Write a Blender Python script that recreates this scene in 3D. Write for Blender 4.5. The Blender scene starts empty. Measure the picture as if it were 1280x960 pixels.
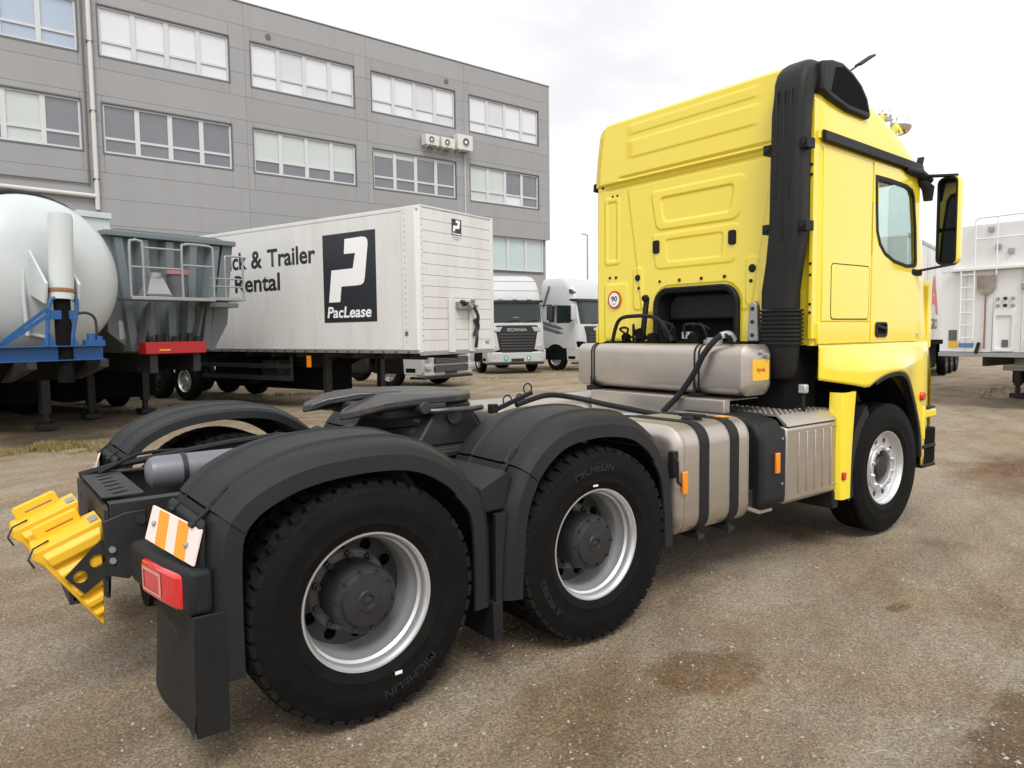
import bpy, bmesh, math, random
from mathutils import Vector, Matrix, noise
PI = math.pi
rnd = random.Random(7)
scene = bpy.context.scene
COL = scene.collection
# ---------------------------------------------------------------- camera
cam_d = bpy.data.cameras.new('camera'); cam = bpy.data.objects.new('camera', cam_d); COL.objects.link(cam)
YAW, PITCH, ROLL = math.radians(52.8475), math.radians(-4.1123), math.radians(-0.6666)
_f = Vector((math.cos(PITCH)*math.cos(YAW), math.cos(PITCH)*math.sin(YAW), math.sin(PITCH)))
_r = Vector((math.sin(YAW), -math.cos(YAW), 0)); _u = _r.cross(_f)
_r2 = math.cos(ROLL)*_r + math.sin(ROLL)*_u; _u2 = -math.sin(ROLL)*_r + math.cos(ROLL)*_u
_m = Matrix((_r2, _u2, -_f)).transposed().to_4x4(); _m.translation = Vector((-1.361, -4.0482, 1.6795))
cam.matrix_world = _m
cam_d.sensor_width = 36; cam_d.lens = 25.751; cam_d.clip_start = .05; cam_d.clip_end = 2000
scene.camera = cam
# ---------------------------------------------------------------- overcast sky and soft sun
SUN_EL, SUN_AZ = math.radians(52), math.radians(-118)      # behind the camera, high, veiled by cloud
w = bpy.data.worlds.new('World'); scene.world = w; w.use_nodes = True
nt = w.node_tree; N = nt.nodes; L = nt.links; N.clear()
out = N.new('ShaderNodeOutputWorld'); bg = N.new('ShaderNodeBackground'); L.new(bg.outputs[0], out.inputs[0])
sky = N.new('ShaderNodeTexSky'); sky.sky_type = 'NISHITA'; sky.sun_disc = False
sky.sun_elevation = SUN_EL; sky.sun_rotation = math.radians(90) - SUN_AZ; sky.dust_density = 6; sky.air_density = 1.2
hs = N.new('ShaderNodeHueSaturation'); hs.inputs['Saturation'].default_value = .25; L.new(sky.outputs[0], hs.inputs['Color'])
tc = N.new('ShaderNodeTexCoord'); mp = N.new('ShaderNodeMapping'); mp.inputs['Scale'].default_value = (1, 1, 2.5)
L.new(tc.outputs['Generated'], mp.inputs[0])
nz = N.new('ShaderNodeTexNoise'); nz.inputs['Scale'].default_value = 2.2; nz.inputs['Detail'].default_value = 5; nz.inputs['Roughness'].default_value = .55
L.new(mp.outputs[0], nz.inputs['Vector'])
cr = N.new('ShaderNodeValToRGB'); cr.color_ramp.elements[0].position = .3; cr.color_ramp.elements[1].position = .72
cr.color_ramp.elements[0].color = (6.9, 7.0, 7.2, 1); cr.color_ramp.elements[1].color = (11.2, 11.2, 11.2, 1)
L.new(nz.outputs['Fac'], cr.inputs[0])
mx = N.new('ShaderNodeMix'); mx.data_type = 'RGBA'; mx.inputs[0].default_value = .93      # the cloud deck over the clear sky
L.new(hs.outputs[0], mx.inputs[6]); L.new(cr.outputs[0], mx.inputs[7]); L.new(mx.outputs[2], bg.inputs[0])
bg.inputs[1].default_value = .095
sl = bpy.data.lights.new('sun', 'SUN'); sl.energy = 1.5; sl.angle = math.radians(24); sl.color = (1, .97, .93)
sun = bpy.data.objects.new('sun', sl); COL.objects.link(sun); sun.location = (-20, -30, 40)
sd = Vector((math.cos(SUN_EL)*math.cos(SUN_AZ), math.cos(SUN_EL)*math.sin(SUN_AZ), math.sin(SUN_EL)))
sun.rotation_euler = sd.to_track_quat('Z', 'Y').to_euler()
vs = scene.view_settings; vs.view_transform = 'Standard'; vs.look = 'None'; vs.exposure = 0.55; vs.gamma = 1; vs.use_curve_mapping = False
scene.cycles.max_bounces = 8; scene.cycles.transparent_max_bounces = 12
scene.cycles.use_denoising = True
# ---------------------------------------------------------------- materials
def mat(name, col, rough=.5, metal=0., var=.08, scale=4., bump=0., bscale=60., coat=0., dirt=0., dcol=(.12, .10, .08), dscale=2., spec=.5, rvar=.1, aniso=None, drough=.85, dst=None):
    m = bpy.data.materials.new(name); m.use_nodes = True; t = m.node_tree; n = t.nodes; l = t.links
    b = n['Principled BSDF']; b.inputs['Metallic'].default_value = metal; b.inputs['Specular IOR Level'].default_value = spec
    b.inputs['Coat Weight'].default_value = coat; b.inputs['Coat Roughness'].default_value = .08
    tc = n.new('ShaderNodeTexCoord'); vec = tc.outputs['Object']
    if aniso:
        mpn = n.new('ShaderNodeMapping'); mpn.inputs['Scale'].default_value = aniso; l.new(vec, mpn.inputs[0]); vec = mpn.outputs[0]
    nz = n.new('ShaderNodeTexNoise'); nz.inputs['Scale'].default_value = scale; nz.inputs['Detail'].default_value = 6; nz.inputs['Roughness'].default_value = .6
    l.new(vec, nz.inputs['Vector'])
    mx = n.new('ShaderNodeMix'); mx.data_type = 'RGBA'
    mx.inputs[6].default_value = (*[max(0, c*(1-var)) for c in col], 1); mx.inputs[7].default_value = (*[min(1, c*(1+var)) for c in col], 1)
    l.new(nz.outputs['Fac'], mx.inputs[0]); cout = mx.outputs[2]
    mr = n.new('ShaderNodeMapRange'); mr.inputs[3].default_value = max(.02, rough-rvar); mr.inputs[4].default_value = min(1, rough+rvar)
    l.new(nz.outputs['Fac'], mr.inputs[0]); rout = mr.outputs[0]
    if dirt:
        d = n.new('ShaderNodeTexNoise'); d.inputs['Scale'].default_value = dscale; d.inputs['Detail'].default_value = 9; d.inputs['Roughness'].default_value = .68; dv = tc.outputs['Object']
        if dst: dmp = n.new('ShaderNodeMapping'); dmp.inputs['Scale'].default_value = dst; l.new(dv, dmp.inputs[0]); dv = dmp.outputs[0]
        l.new(dv, d.inputs['Vector'])
        dm = n.new('ShaderNodeMapRange'); dm.inputs[1].default_value = .45; dm.inputs[2].default_value = .78; dm.inputs[4].default_value = dirt; l.new(d.outputs['Fac'], dm.inputs[0])
        dx = n.new('ShaderNodeMix'); dx.data_type = 'RGBA'; dx.inputs[7].default_value = (*dcol, 1); l.new(dm.outputs[0], dx.inputs[0]); l.new(cout, dx.inputs[6]); cout = dx.outputs[2]
        rx = n.new('ShaderNodeMix'); rx.inputs[3].default_value = drough; l.new(dm.outputs[0], rx.inputs[0]); l.new(rout, rx.inputs[2]); rout = rx.outputs[0]
    l.new(cout, b.inputs['Base Color']); l.new(rout, b.inputs['Roughness'])
    if bump:
        bn = n.new('ShaderNodeTexNoise'); bn.inputs['Scale'].default_value = bscale; bn.inputs['Detail'].default_value = 5; l.new(vec, bn.inputs['Vector'])
        bp = n.new('ShaderNodeBump'); bp.inputs['Strength'].default_value = bump; bp.inputs['Distance'].default_value = .01; l.new(bn.outputs['Fac'], bp.inputs['Height']); l.new(bp.outputs[0], b.inputs['Normal'])
    return m
def glass(name, tint=(.86, .93, .91), refl=.07, rough=.02):
    m = bpy.data.materials.new(name); m.use_nodes = True; t = m.node_tree; n = t.nodes; l = t.links; n.clear()
    o = n.new('ShaderNodeOutputMaterial'); tr = n.new('ShaderNodeBsdfTransparent'); tr.inputs[0].default_value = (*tint, 1)
    g = n.new('ShaderNodeBsdfGlossy'); g.inputs['Roughness'].default_value = rough
    f = n.new('ShaderNodeLayerWeight'); f.inputs[0].default_value = .5
    pw = n.new('ShaderNodeMath'); pw.operation = 'POWER'; pw.inputs[1].default_value = 5; l.new(f.outputs['Facing'], pw.inputs[0])
    mr = n.new('ShaderNodeMapRange'); mr.inputs[3].default_value = refl; mr.inputs[4].default_value = .85; l.new(pw.outputs[0], mr.inputs[0])
    x = n.new('ShaderNodeMixShader'); l.new(mr.outputs[0], x.inputs[0]); l.new(tr.outputs[0], x.inputs[1]); l.new(g.outputs[0], x.inputs[2]); l.new(x.outputs[0], o.inputs[0])
    return m
MT = {}
MT['yellow'] = mat('yellow_paint', (.88, .70, .035), .2, var=.02, scale=1.5, coat=1., rvar=.04)
MT['black_plastic'] = mat('black_plastic', (.0115, .012, .013), .52, var=.2, scale=8, bump=.25, bscale=220, dirt=.4, dcol=(.023, .0222, .0215), dscale=3, spec=.25)
MT['guard'] = mat('mudguard_plastic', (.0135, .0145, .0162), .46, var=.12, scale=3, bump=.3, bscale=260, dirt=.45, dcol=(.027, .0265, .026), dscale=2.2, spec=.26)
MT['duct'] = mat('duct_plastic', (.012, .0125, .0128), .5, var=.15, scale=5, bump=.2, bscale=180, dirt=.3, dcol=(.03, .029, .027), dscale=4, spec=.3)
MT['rubber'] = mat('tyre_rubber', (.0045, .0045, .0045), .68, var=.25, scale=14, bump=.2, bscale=120, dirt=.35, dcol=(.017, .016, .0145), dscale=7, spec=.13)
MT['tread'] = mat('tread_rubber', (.008, .0078, .0075), .85, var=.3, scale=25, bump=.3, bscale=90, dirt=.6, dcol=(.034, .030, .025), dscale=9, spec=.12)
MT['chassis'] = mat('chassis_paint', (.013, .0137, .0148), .55, var=.2, scale=9, dirt=.5, dcol=(.055, .049, .042), dscale=5)
MT['void'] = mat('liner_and_shade_black', (.007, .007, .007), .9, var=.2, spec=.1)  # near-black for liners and dark parts, also on the added underside shade blocks
MT['silver'] = mat('silver_rim', (.66, .67, .685), .33, .72, var=.05, scale=6, dirt=.25, dcol=(.3, .28, .25), dscale=10)
MT['steelwheel'] = mat('grey_wheel_disc', (.024, .0245, .026), .48, .2, var=.15, scale=8, dirt=.4, dcol=(.045, .042, .038), dscale=8)
MT['alu'] = mat('brushed_aluminium', (.52, .475, .42), .4, .9, var=.1, scale=3, aniso=(1, 1, 14), dirt=.25, dcol=(.33, .29, .25), dscale=3, drough=.6)
MT['alu_h'] = mat('aluminium_tank', (.53, .485, .435), .38, .88, var=.1, scale=3, aniso=(1, 1, 12), dirt=.25, dcol=(.36, .31, .27), dscale=4, drough=.6)
MT['tank_paint'] = mat('grey_painted_tank', (.16, .17, .19), .45, .2, var=.15, scale=8, dirt=.4, dcol=(.12, .11, .10))
MT['label_yellow'] = mat('yellow_label', (.82, .48, .03), .4, var=.04)
MT['galv'] = mat('galvanised_steel', (.42, .43, .44), .45, .7, var=.2, scale=18, dirt=.3, dcol=(.2, .19, .17))
MT['chrome'] = mat('chrome', (.8, .8, .8), .07, 1, var=.02)
MT['amber'] = mat('amber_lens', (.85, .25, .015), .25, var=.1, coat=.6)
MT['amber_sheet'] = mat('amber_reflective', (.82, .33, .02), .4, var=.08, scale=9)
MT['white_sheet'] = mat('white_reflective', (.82, .70, .66), .4, var=.05, scale=9)
MT['red_lens'] = mat('red_lens', (.60, .012, .018), .12, var=.15, scale=30, coat=.9)
MT['clear_lens'] = mat('clear_lens', (.70, .27, .25), .15, var=.2, scale=40, coat=.8)
MT['chock'] = mat('yellow_plastic', (.82, .47, .018), .45, var=.06, bump=.15, bscale=150, dirt=.2, dcol=(.45, .26, .05), dscale=8)
MT['grease'] = mat('greased_steel', (.055, .056, .06), .36, .5, var=.4, scale=5, dirt=.6, dcol=(.16, .12, .09), dscale=6, bump=.3, bscale=25)
MT['glass'] = glass('cab_glass')
MT['mirror'] = mat('mirror_glass', (.12, .13, .14), .02, 1, var=.02)
MT['seat'] = mat('seat_fabric', (.05, .05, .055), .9)
MT['interior'] = mat('beige_interior', (.30, .29, .27), .8)
MT['white_paint'] = mat('white_paint', (.66, .66, .655), .35, var=.03, coat=.2, dirt=.18, dcol=(.5, .47, .42), dscale=2)
MT['truck_white'] = mat('parked_truck_white', (.50, .505, .51), .35, var=.03, coat=.2, dirt=.25, dcol=(.36, .345, .32), dscale=2)
MT['trailer_white'] = mat('trailer_white', (.68, .675, .66), .42, var=.05, scale=1.2, dirt=.45, dcol=(.46, .43, .38), dscale=1.6, dst=(1.2, 1.2, .22))
MT['ink'] = mat('black_ink', (.02, .022, .028), .45, var=.1)
MT['red_ink'] = mat('red_ink', (.5, .02, .02), .4)
MT['sticker'] = mat('white_sticker', (.85, .85, .85), .4, var=.02)
MT['green_ink'] = mat('green_ink', (.10, .42, .26), .4)
MT['blue_ink'] = mat('blue_ink', (.10, .25, .5), .4)
MT['blue'] = mat('blue_frame_paint', (.009, .085, .26), .4, var=.12, scale=6, dirt=.3, dcol=(.06, .09, .14), dscale=5)
MT['red'] = mat('red_chassis_paint', (.42, .012, .015), .45, var=.1, dirt=.25, dcol=(.16, .05, .04))
MT['tank_white'] = mat('tank_white', (.52, .555, .555), .3, var=.05, scale=1.5, coat=.2, dirt=.4, dcol=(.38, .39, .375), dscale=2, dst=(1, 1, .3))
MT['tipper'] = mat('tipper_grey', (.14, .17, .182), .45, var=.07, scale=2, dirt=.35, dcol=(.14, .15, .15), dscale=2.5, dst=(1, 1, .3))
MT['truck_glass'] = mat('dark_windscreen', (.018, .026, .025), .06, var=.1, spec=.5)
MT['grille'] = mat('dark_grille', (.018, .018, .019), .4, var=.1)
MT['lamp'] = mat('headlamp_glass', (.5, .52, .53), .1, .3, var=.4, scale=20, coat=.8)
# ---------------------------------------------------------------- mesh helpers
class MB:
    def __init__(s): s.v = []; s.f = []; s.mi = []; s.cur = 0
    def add(s, vs, fs):
        o = len(s.v); s.v += [tuple(v) for v in vs]; s.f += [tuple(i+o for i in f) for f in fs]; s.mi += [s.cur]*len(fs); return s
    def box(s, lo, hi):
        (a, b, c), (d, e, g) = lo, hi
        return s.add([(a,b,c),(d,b,c),(d,e,c),(a,e,c),(a,b,g),(d,b,g),(d,e,g),(a,e,g)], [(0,3,2,1),(4,5,6,7),(0,1,5,4),(1,2,6,5),(2,3,7,6),(3,0,4,7)])
    def obox(s, c, size, rot):          # rot: Matrix 3x3
        h = [x/2 for x in size]; c = Vector(c)
        vs = [c + rot @ Vector((sx*h[0], sy*h[1], sz*h[2])) for sx, sy, sz in ((-1,-1,-1),(1,-1,-1),(1,1,-1),(-1,1,-1),(-1,-1,1),(1,-1,1),(1,1,1),(-1,1,1))]
        return s.add(vs, [(0,3,2,1),(4,5,6,7),(0,1,5,4),(1,2,6,5),(2,3,7,6),(3,0,4,7)])
    def bar(s, p0, p1, wd, ht, up=(0,0,1)):
        p0, p1 = Vector(p0), Vector(p1); d = (p1-p0); ln = d.length; d.normalize(); u = Vector(up); sd_ = d.cross(u)
        if sd_.length < 1e-4: sd_ = d.cross(Vector((1,0,0)))
        sd_.normalize(); u = sd_.cross(d); return s.obox((p0+p1)/2, (ln, wd, ht), Matrix((d, sd_, u)).transposed())
    def prism(s, pts, axis, a, b):      # polygon in the two other axes, in the order xyz without axis
        n = len(pts); i = 'xyz'.index(axis)
        def mk(p, h): q = list(p); q.insert(i, h); return tuple(q)
        vs = [mk(p, a) for p in pts] + [mk(p, b) for p in pts]
        return s.add(vs, [tuple(range(n))[::-1], tuple(range(n, 2*n))] + [(k, (k+1) % n, n+(k+1) % n, n+k) for k in range(n)])
    def tube(s, pts, r, n=8, closed=False, cap=True):
        pts = [Vector(p) for p in pts]; m = len(pts); rings = []; up = None
        for k, p in enumerate(pts):
            a = pts[(k-1) % m] if (closed or k) else p; b = pts[(k+1) % m] if (closed or k < m-1) else p
            d = (b-a).normalized()
            if up is None: up = d.orthogonal().normalized()
            else:
                up = up - d*up.dot(d); up = up.normalized() if up.length > 1e-5 else d.orthogonal().normalized()
            sdv = d.cross(up); rr = r[k] if isinstance(r, (list, tuple)) else r
            rings.append([p + rr*(math.cos(2*PI*j/n)*up + math.sin(2*PI*j/n)*sdv) for j in range(n)])
        fs = []; e = m if closed else m-1
        for k in range(e):
            for j in range(n): fs.append((k*n+j, k*n+(j+1) % n, ((k+1) % m)*n+(j+1) % n, ((k+1) % m)*n+j))
        if cap and not closed: fs += [tuple(range(n))[::-1], tuple(range((m-1)*n, m*n))]
        return s.add([v for r_ in rings for v in r_], fs)
    def cyl(s, p0, p1, r, n=16, r2=None): return s.tube([p0, p1], [r, r if r2 is None else r2], n)
    def lathe(s, prof, org=(0,0,0), axis=(0,1,0), n=48, closed=False):   # prof: (radius, along)
        ax = Vector(axis).normalized(); a = ax.orthogonal().normalized(); b = ax.cross(a); o = Vector(org); vs = []; fs = []; m = len(prof)
        for j in range(n):
            t = 2*PI*j/n; d = math.cos(t)*a + math.sin(t)*b
            vs += [o + d*r + ax*h for r, h in prof]
        for j in range(n):
            j2 = (j+1) % n
            for k in range(m if closed else m-1):
                k2 = (k+1) % m; fs.append((j*m+k, j*m+k2, j2*m+k2, j2*m+k))
        return s.add(vs, fs)
    def grid(s, rows, wrap=False, flip=False):
        n = len(rows[0]); vs = [p for r in rows for p in r]; fs = []
        for i in range(len(rows)-1):
            for j in range(n if wrap else n-1):
                q = (i*n+j, i*n+(j+1) % n, (i+1)*n+(j+1) % n, (i+1)*n+j); fs.append(q[::-1] if flip else q)
        return s.add(vs, fs)
    def plate(s, outer, holes, axis, a, b):     # a flat plate with real holes
        i = 'xyz'.index(axis); bm = bmesh.new()
        def mk(p, h): q = list(p); q.insert(i, h); return q
        loops = []
        for lp in [outer]+list(holes):
            vs = [bm.verts.new(mk(p, a)) for p in lp]; loops.append(vs)
            for k in range(len(vs)): bm.edges.new((vs[k], vs[(k+1) % len(vs)]))
        bmesh.ops.triangle_fill(bm, edges=bm.edges[:], use_beauty=True, use_dissolve=False)
        bm.verts.index_update(); vs = [v.co.copy() for v in bm.verts]; n = len(vs)
        fs = [tuple(v.index for v in f.verts) for f in bm.faces]
        v2 = []
        for v in vs: q = v.copy(); q[i] = b; v2.append(q)
        al = fs + [tuple(k+n for k in f[::-1]) for f in fs]
        for lp in loops:
            ix = [v.index for v in lp]
            for k in range(len(ix)): al.append((ix[k], ix[(k+1) % len(ix)], ix[(k+1) % len(ix)]+n, ix[k]+n))
        bm.free(); return s.add(vs+v2, al)
def rrect(x0, y0, x1, y1, r, n=4):
    p = []
    for cx, cy, t0 in ((x1-r, y1-r, 0), (x0+r, y1-r, 90), (x0+r, y0+r, 180), (x1-r, y0+r, 270)):
        for k in range(n+1): t = math.radians(t0 + 90*k/n); p.append((cx+r*math.cos(t), cy+r*math.sin(t)))
    return p
def circ(cx, cy, r, n=12): return [(cx+r*math.cos(2*PI*k/n), cy+r*math.sin(2*PI*k/n)) for k in range(n)]
def ob(name, mb, m, parent=None, ang=35, bev=0, seg=2, fix=True):
    me = bpy.data.meshes.new(name)
    if isinstance(mb, MB):
        me.from_pydata(mb.v, [], mb.f)
        if any(mb.mi): me.polygons.foreach_set('material_index', mb.mi)
    else: me = mb
    for x in (m if isinstance(m, (list, tuple)) else [m]): me.materials.append(MT[x] if isinstance(x, str) else x)
    if fix:
        bm = bmesh.new(); bm.from_mesh(me); bmesh.ops.recalc_face_normals(bm, faces=bm.faces[:]); bm.to_mesh(me); bm.free()
    if ang:
        me.polygons.foreach_set('use_smooth', [True]*len(me.polygons)); me.set_sharp_from_angle(angle=math.radians(ang))
    o = bpy.data.objects.new(name, me); COL.objects.link(o)
    if parent: o.parent = parent
    if bev:
        b = o.modifiers.new('bevel', 'BEVEL'); b.width = bev; b.segments = seg; b.limit_method = 'ANGLE'; b.angle_limit = math.radians(40)
    return o
def tag(o, label, cat, group=None):
    o['label'] = label; o['category'] = cat
    if group: o['group'] = group
    return o
def thing(name, label, cat, loc=(0,0,0), rz=0, group=None):
    o = bpy.data.objects.new(name, None); COL.objects.link(o); o.empty_display_size = .3
    o.location = loc; o.rotation_euler = (0, 0, rz); return tag(o, label, cat, group)
def dupl(o, parent, M4=None):           # a part and its sub-parts, copied
    c = o.copy(); COL.objects.link(c); c.parent = parent
    if M4 is not None: c.matrix_local = M4 @ o.matrix_local
    for ch in o.children:
        d = ch.copy(); COL.objects.link(d); d.parent = c
    return c
def text_mesh(txt, size, bold=0., extrude=0., align='CENTER', shear=0., space=1.):
    cu = bpy.data.curves.new('t', 'FONT'); cu.body = txt; cu.size = size; cu.align_x = align; cu.offset = bold; cu.extrude = extrude; cu.shear = shear; cu.space_character = space; cu.resolution_u = 4
    o = bpy.data.objects.new('t', cu); COL.objects.link(o); bpy.context.view_layer.update()
    me = bpy.data.meshes.new_from_object(o.evaluated_get(bpy.context.evaluated_depsgraph_get()))
    bpy.data.objects.remove(o); bpy.data.curves.remove(cu)
    me.materials.clear(); return me
def text(name, txt, size, m, parent, M4, **k):
    fitw = k.pop('fitw', None); fith = k.pop('fith', None); me = text_mesh(txt, size, **k)
    if fitw or fith:
        xs = [v.co.x for v in me.vertices]; ys = [v.co.y for v in me.vertices]; x0, x1, y0, y1 = min(xs), max(xs), min(ys), max(ys)
        sx = fitw/(x1-x0) if fitw else 1; sy = fith/(y1-y0) if fith else 1
        for v in me.vertices: v.co.x = (v.co.x-(x0+x1)/2)*sx; v.co.y = (v.co.y-y0)*sy
    me.transform(M4); return ob(name, me, m, parent, ang=0, fix=False)
def frame_m(org, xdir, ydir):           # maps flat text (x, y) on to a face
    x = Vector(xdir).normalized(); y = Vector(ydir).normalized(); z = x.cross(y)
    M = Matrix((x, y, z)).transposed().to_4x4(); M.translation = Vector(org); return M
# ================================================================ ground: compacted gravel yard
def ground_mat():
    m = bpy.data.materials.new('gravel_ground'); m.use_nodes = True; t = m.node_tree; n = t.nodes; l = t.links; b = n['Principled BSDF']
    tc = n.new('ShaderNodeTexCoord'); V = tc.outputs['Object']
    def nz(s, d=6, r=.6, dist=0):
        x = n.new('ShaderNodeTexNoise'); x.inputs['Scale'].default_value = s; x.inputs['Detail'].default_value = d; x.inputs['Roughness'].default_value = r; x.inputs['Distortion'].default_value = dist; l.new(V, x.inputs['Vector']); return x.outputs['Fac']
    def ramp(f, *st):
        x = n.new('ShaderNodeValToRGB'); e = x.color_ramp.elements
        while len(e) < len(st): e.new(.5)
        for q, (p, c) in zip(e, st): q.position = p; q.color = (*c, 1)
        l.new(f, x.inputs[0]); return x.outputs[0]
    def mix(f, a, c, mode='MIX'):
        x = n.new('ShaderNodeMix'); x.data_type = 'RGBA'; x.blend_type = mode
        for s_, v in ((0, f), (6, a), (7, c)):
            if hasattr(v, 'is_output') or isinstance(v, bpy.types.NodeSocket): l.new(v, x.inputs[s_])
            else: x.inputs[s_].default_value = v if s_ == 0 else (*v, 1)
        return x.outputs[2]
    base = ramp(nz(.55, 8, .62, .4), (.28, (.200, .143, .093)), (.5, (.275, .208, .142)), (.72, (.33, .265, .192)))
    fine = ramp(nz(75, 6, .7), (.32, (.38, .36, .34)), (.5, (.95, .95, .95)), (.68, (1.6, 1.6, 1.6)))
    c = mix(.85, base, fine, 'MULTIPLY')
    grey = ramp(nz(.9, 6, .6, .6), (.45, (0, 0, 0)), (.68, (1, 1, 1)))
    c = mix(grey, c, mix(.8, (.315, .272, .22), fine, 'MULTIPLY'))
    wet = ramp(nz(.33, 5, .55, .8), (.60, (0, 0, 0)), (.70, (.75, .75, .75)))
    c = mix(wet, c, mix(1., c, (.55, .50, .44), 'MULTIPLY'))
    for sc_, lo_, hi_ in ((48, .90, 1.10), (150, .72, 1.30)):        # grains of every tone
        vg = n.new('ShaderNodeTexVoronoi'); vg.inputs['Scale'].default_value = sc_; l.new(V, vg.inputs['Vector']); sg_ = n.new('ShaderNodeSeparateColor'); l.new(vg.outputs['Color'], sg_.inputs[0])
        c = mix(1., c, ramp(sg_.outputs[0], (0, (lo_, lo_, lo_)), (1, (hi_, hi_, hi_*.97))), 'MULTIPLY')
    for rot_, off_ in ((.12, 0), (.62, 40)):        # faint tyre tracks across the yard
        tm = n.new('ShaderNodeMapping'); tm.inputs['Rotation'].default_value = (0, 0, -rot_); tm.inputs['Location'].default_value = (off_, 0, 0); l.new(V, tm.inputs[0]); tm2 = n.new('ShaderNodeMapping'); tm2.inputs['Scale'].default_value = (.16, 2.4, 1); l.new(tm.outputs[0], tm2.inputs[0])
        tn = n.new('ShaderNodeTexNoise'); tn.inputs['Scale'].default_value = 1.; tn.inputs['Detail'].default_value = 5; tn.inputs['Roughness'].default_value = .6; l.new(tm2.outputs[0], tn.inputs['Vector'])
        c = mix(1., c, ramp(tn.outputs['Fac'], (.36, (.86, .835, .81)), (.5, (1., 1., 1.)), (.66, (1.08, 1.08, 1.085))), 'MULTIPLY')
    # two damp brown patches and an oily drip beside the wheels
    def spot(cx, cy, sx, sy, rot, edge):
        mpn = n.new('ShaderNodeMapping'); mpn.vector_type = 'TEXTURE'; mpn.inputs['Location'].default_value = (cx, cy, 0); mpn.inputs['Rotation'].default_value = (0, 0, rot); mpn.inputs['Scale'].default_value = (sx, sy, 1); l.new(V, mpn.inputs[0])
        ln = n.new('ShaderNodeVectorMath'); ln.operation = 'LENGTH'; l.new(mpn.outputs[0], ln.inputs[0])
        ad = n.new('ShaderNodeMath'); ad.operation = 'MULTIPLY_ADD'; l.new(nz(3.2, 7, .65), ad.inputs[0]); ad.inputs[1].default_value = 1.5; l.new(ln.outputs['Value'], ad.inputs[2])
        mr = n.new('ShaderNodeMapRange'); mr.inputs[1].default_value = 1.75+edge; mr.inputs[2].default_value = 1.75-edge; mr.inputs[3].default_value = 0; mr.inputs[4].default_value = 1; l.new(ad.outputs[0], mr.inputs[0]); return mr.outputs[0]
    for a, tone in (((1.50, -1.81, .30, .21, -.1, .16), (.68, .58, .48)), ((2.05, -3.28, .8, .42, .1, .10), (.58, .50, .42)), ((8.2, -1.0, 1.3, .6, .2, .25), (.72, .62, .52)), ((.75, -1.75, .5, .22, .5, .5), (.85, .77, .70)), ((3.1, -2.0, .10, .05, 0, .25), (.62, .54, .47))): c = mix(spot(*a), c, mix(1., c, tone, 'MULTIPLY'))
    # pebbles: cells with their own tone, only some of them
    vo = n.new('ShaderNodeTexVoronoi'); vo.inputs['Scale'].default_value = 62; l.new(V, vo.inputs['Vector'])
    sep = n.new('ShaderNodeSeparateColor'); l.new(vo.outputs['Color'], sep.inputs[0])
    sel = n.new('ShaderNodeMath'); sel.operation = 'GREATER_THAN'; sel.inputs[1].default_value = .8; l.new(sep.outputs[0], sel.inputs[0])
    rad = n.new('ShaderNodeMath'); rad.operation = 'LESS_THAN'; rad.inputs[1].default_value = .33; l.new(vo.outputs['Distance'], rad.inputs[0])
    pm = n.new('ShaderNodeMath'); pm.operation = 'MULTIPLY'; l.new(sel.outputs[0], pm.inputs[0]); l.new(rad.outputs[0], pm.inputs[1])
    pc = ramp(sep.outputs[1], (0, (.11, .092, .075)), (.35, (.22, .185, .15)), (.8, (.33, .295, .25)), (1, (.44, .41, .37)))
    c = mix(pm.outputs[0], c, pc)
    l.new(c, b.inputs['Base Color']); b.inputs['Roughness'].default_value = .92; b.inputs['Specular IOR Level'].default_value = .25
    add = n.new('ShaderNodeMath'); add.operation = 'MULTIPLY_ADD'; l.new(nz(30, 9, .78), add.inputs[0]); add.inputs[1].default_value = 1.; 
    inv = n.new('ShaderNodeMath'); inv.operation = 'MULTIPLY'; l.new(pm.outputs[0], inv.inputs[0]); inv.inputs[1].default_value = .5; l.new(inv.outputs[0], add.inputs[2])
    bp = n.new('ShaderNodeBump'); bp.inputs['Strength'].default_value = .9; bp.inputs['Distance'].default_value = .02; l.new(add.outputs[0], bp.inputs['Height']); l.new(bp.outputs[0], b.inputs['Normal'])
    return m
MT['ground'] = ground_mat()
def gz(x, y):
    r = math.hypot(x-2, y); f = min(1, max(0, (40-r)/20))
    z = f*(.020*noise.noise((x*.35, y*.35, 0)) + .012*noise.noise((x*1.3, y*1.3, 3)) + .008*noise.noise((x*3.5, y*3.5, 7)))
    return z-.012
b = MB(); gx = [-300, -120, -50, -25, -14]+[-10+.16*k for k in range(236)]+[30, 36, 45, 60, 90, 150, 300]; gy = [-300, -100, -40, -20, -10]+[-7+.16*k for k in range(156)]+[20, 24, 30, 40, 60, 100, 160, 300]
b.grid([[(x, y, gz(x, y)) for x in gx] for y in gy], flip=False); gr = ob('ground', b, 'ground', ang=180, fix=False); gr['kind'] = 'structure'; gr['label'] = 'brown gravel yard with darker damp patches'
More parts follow.
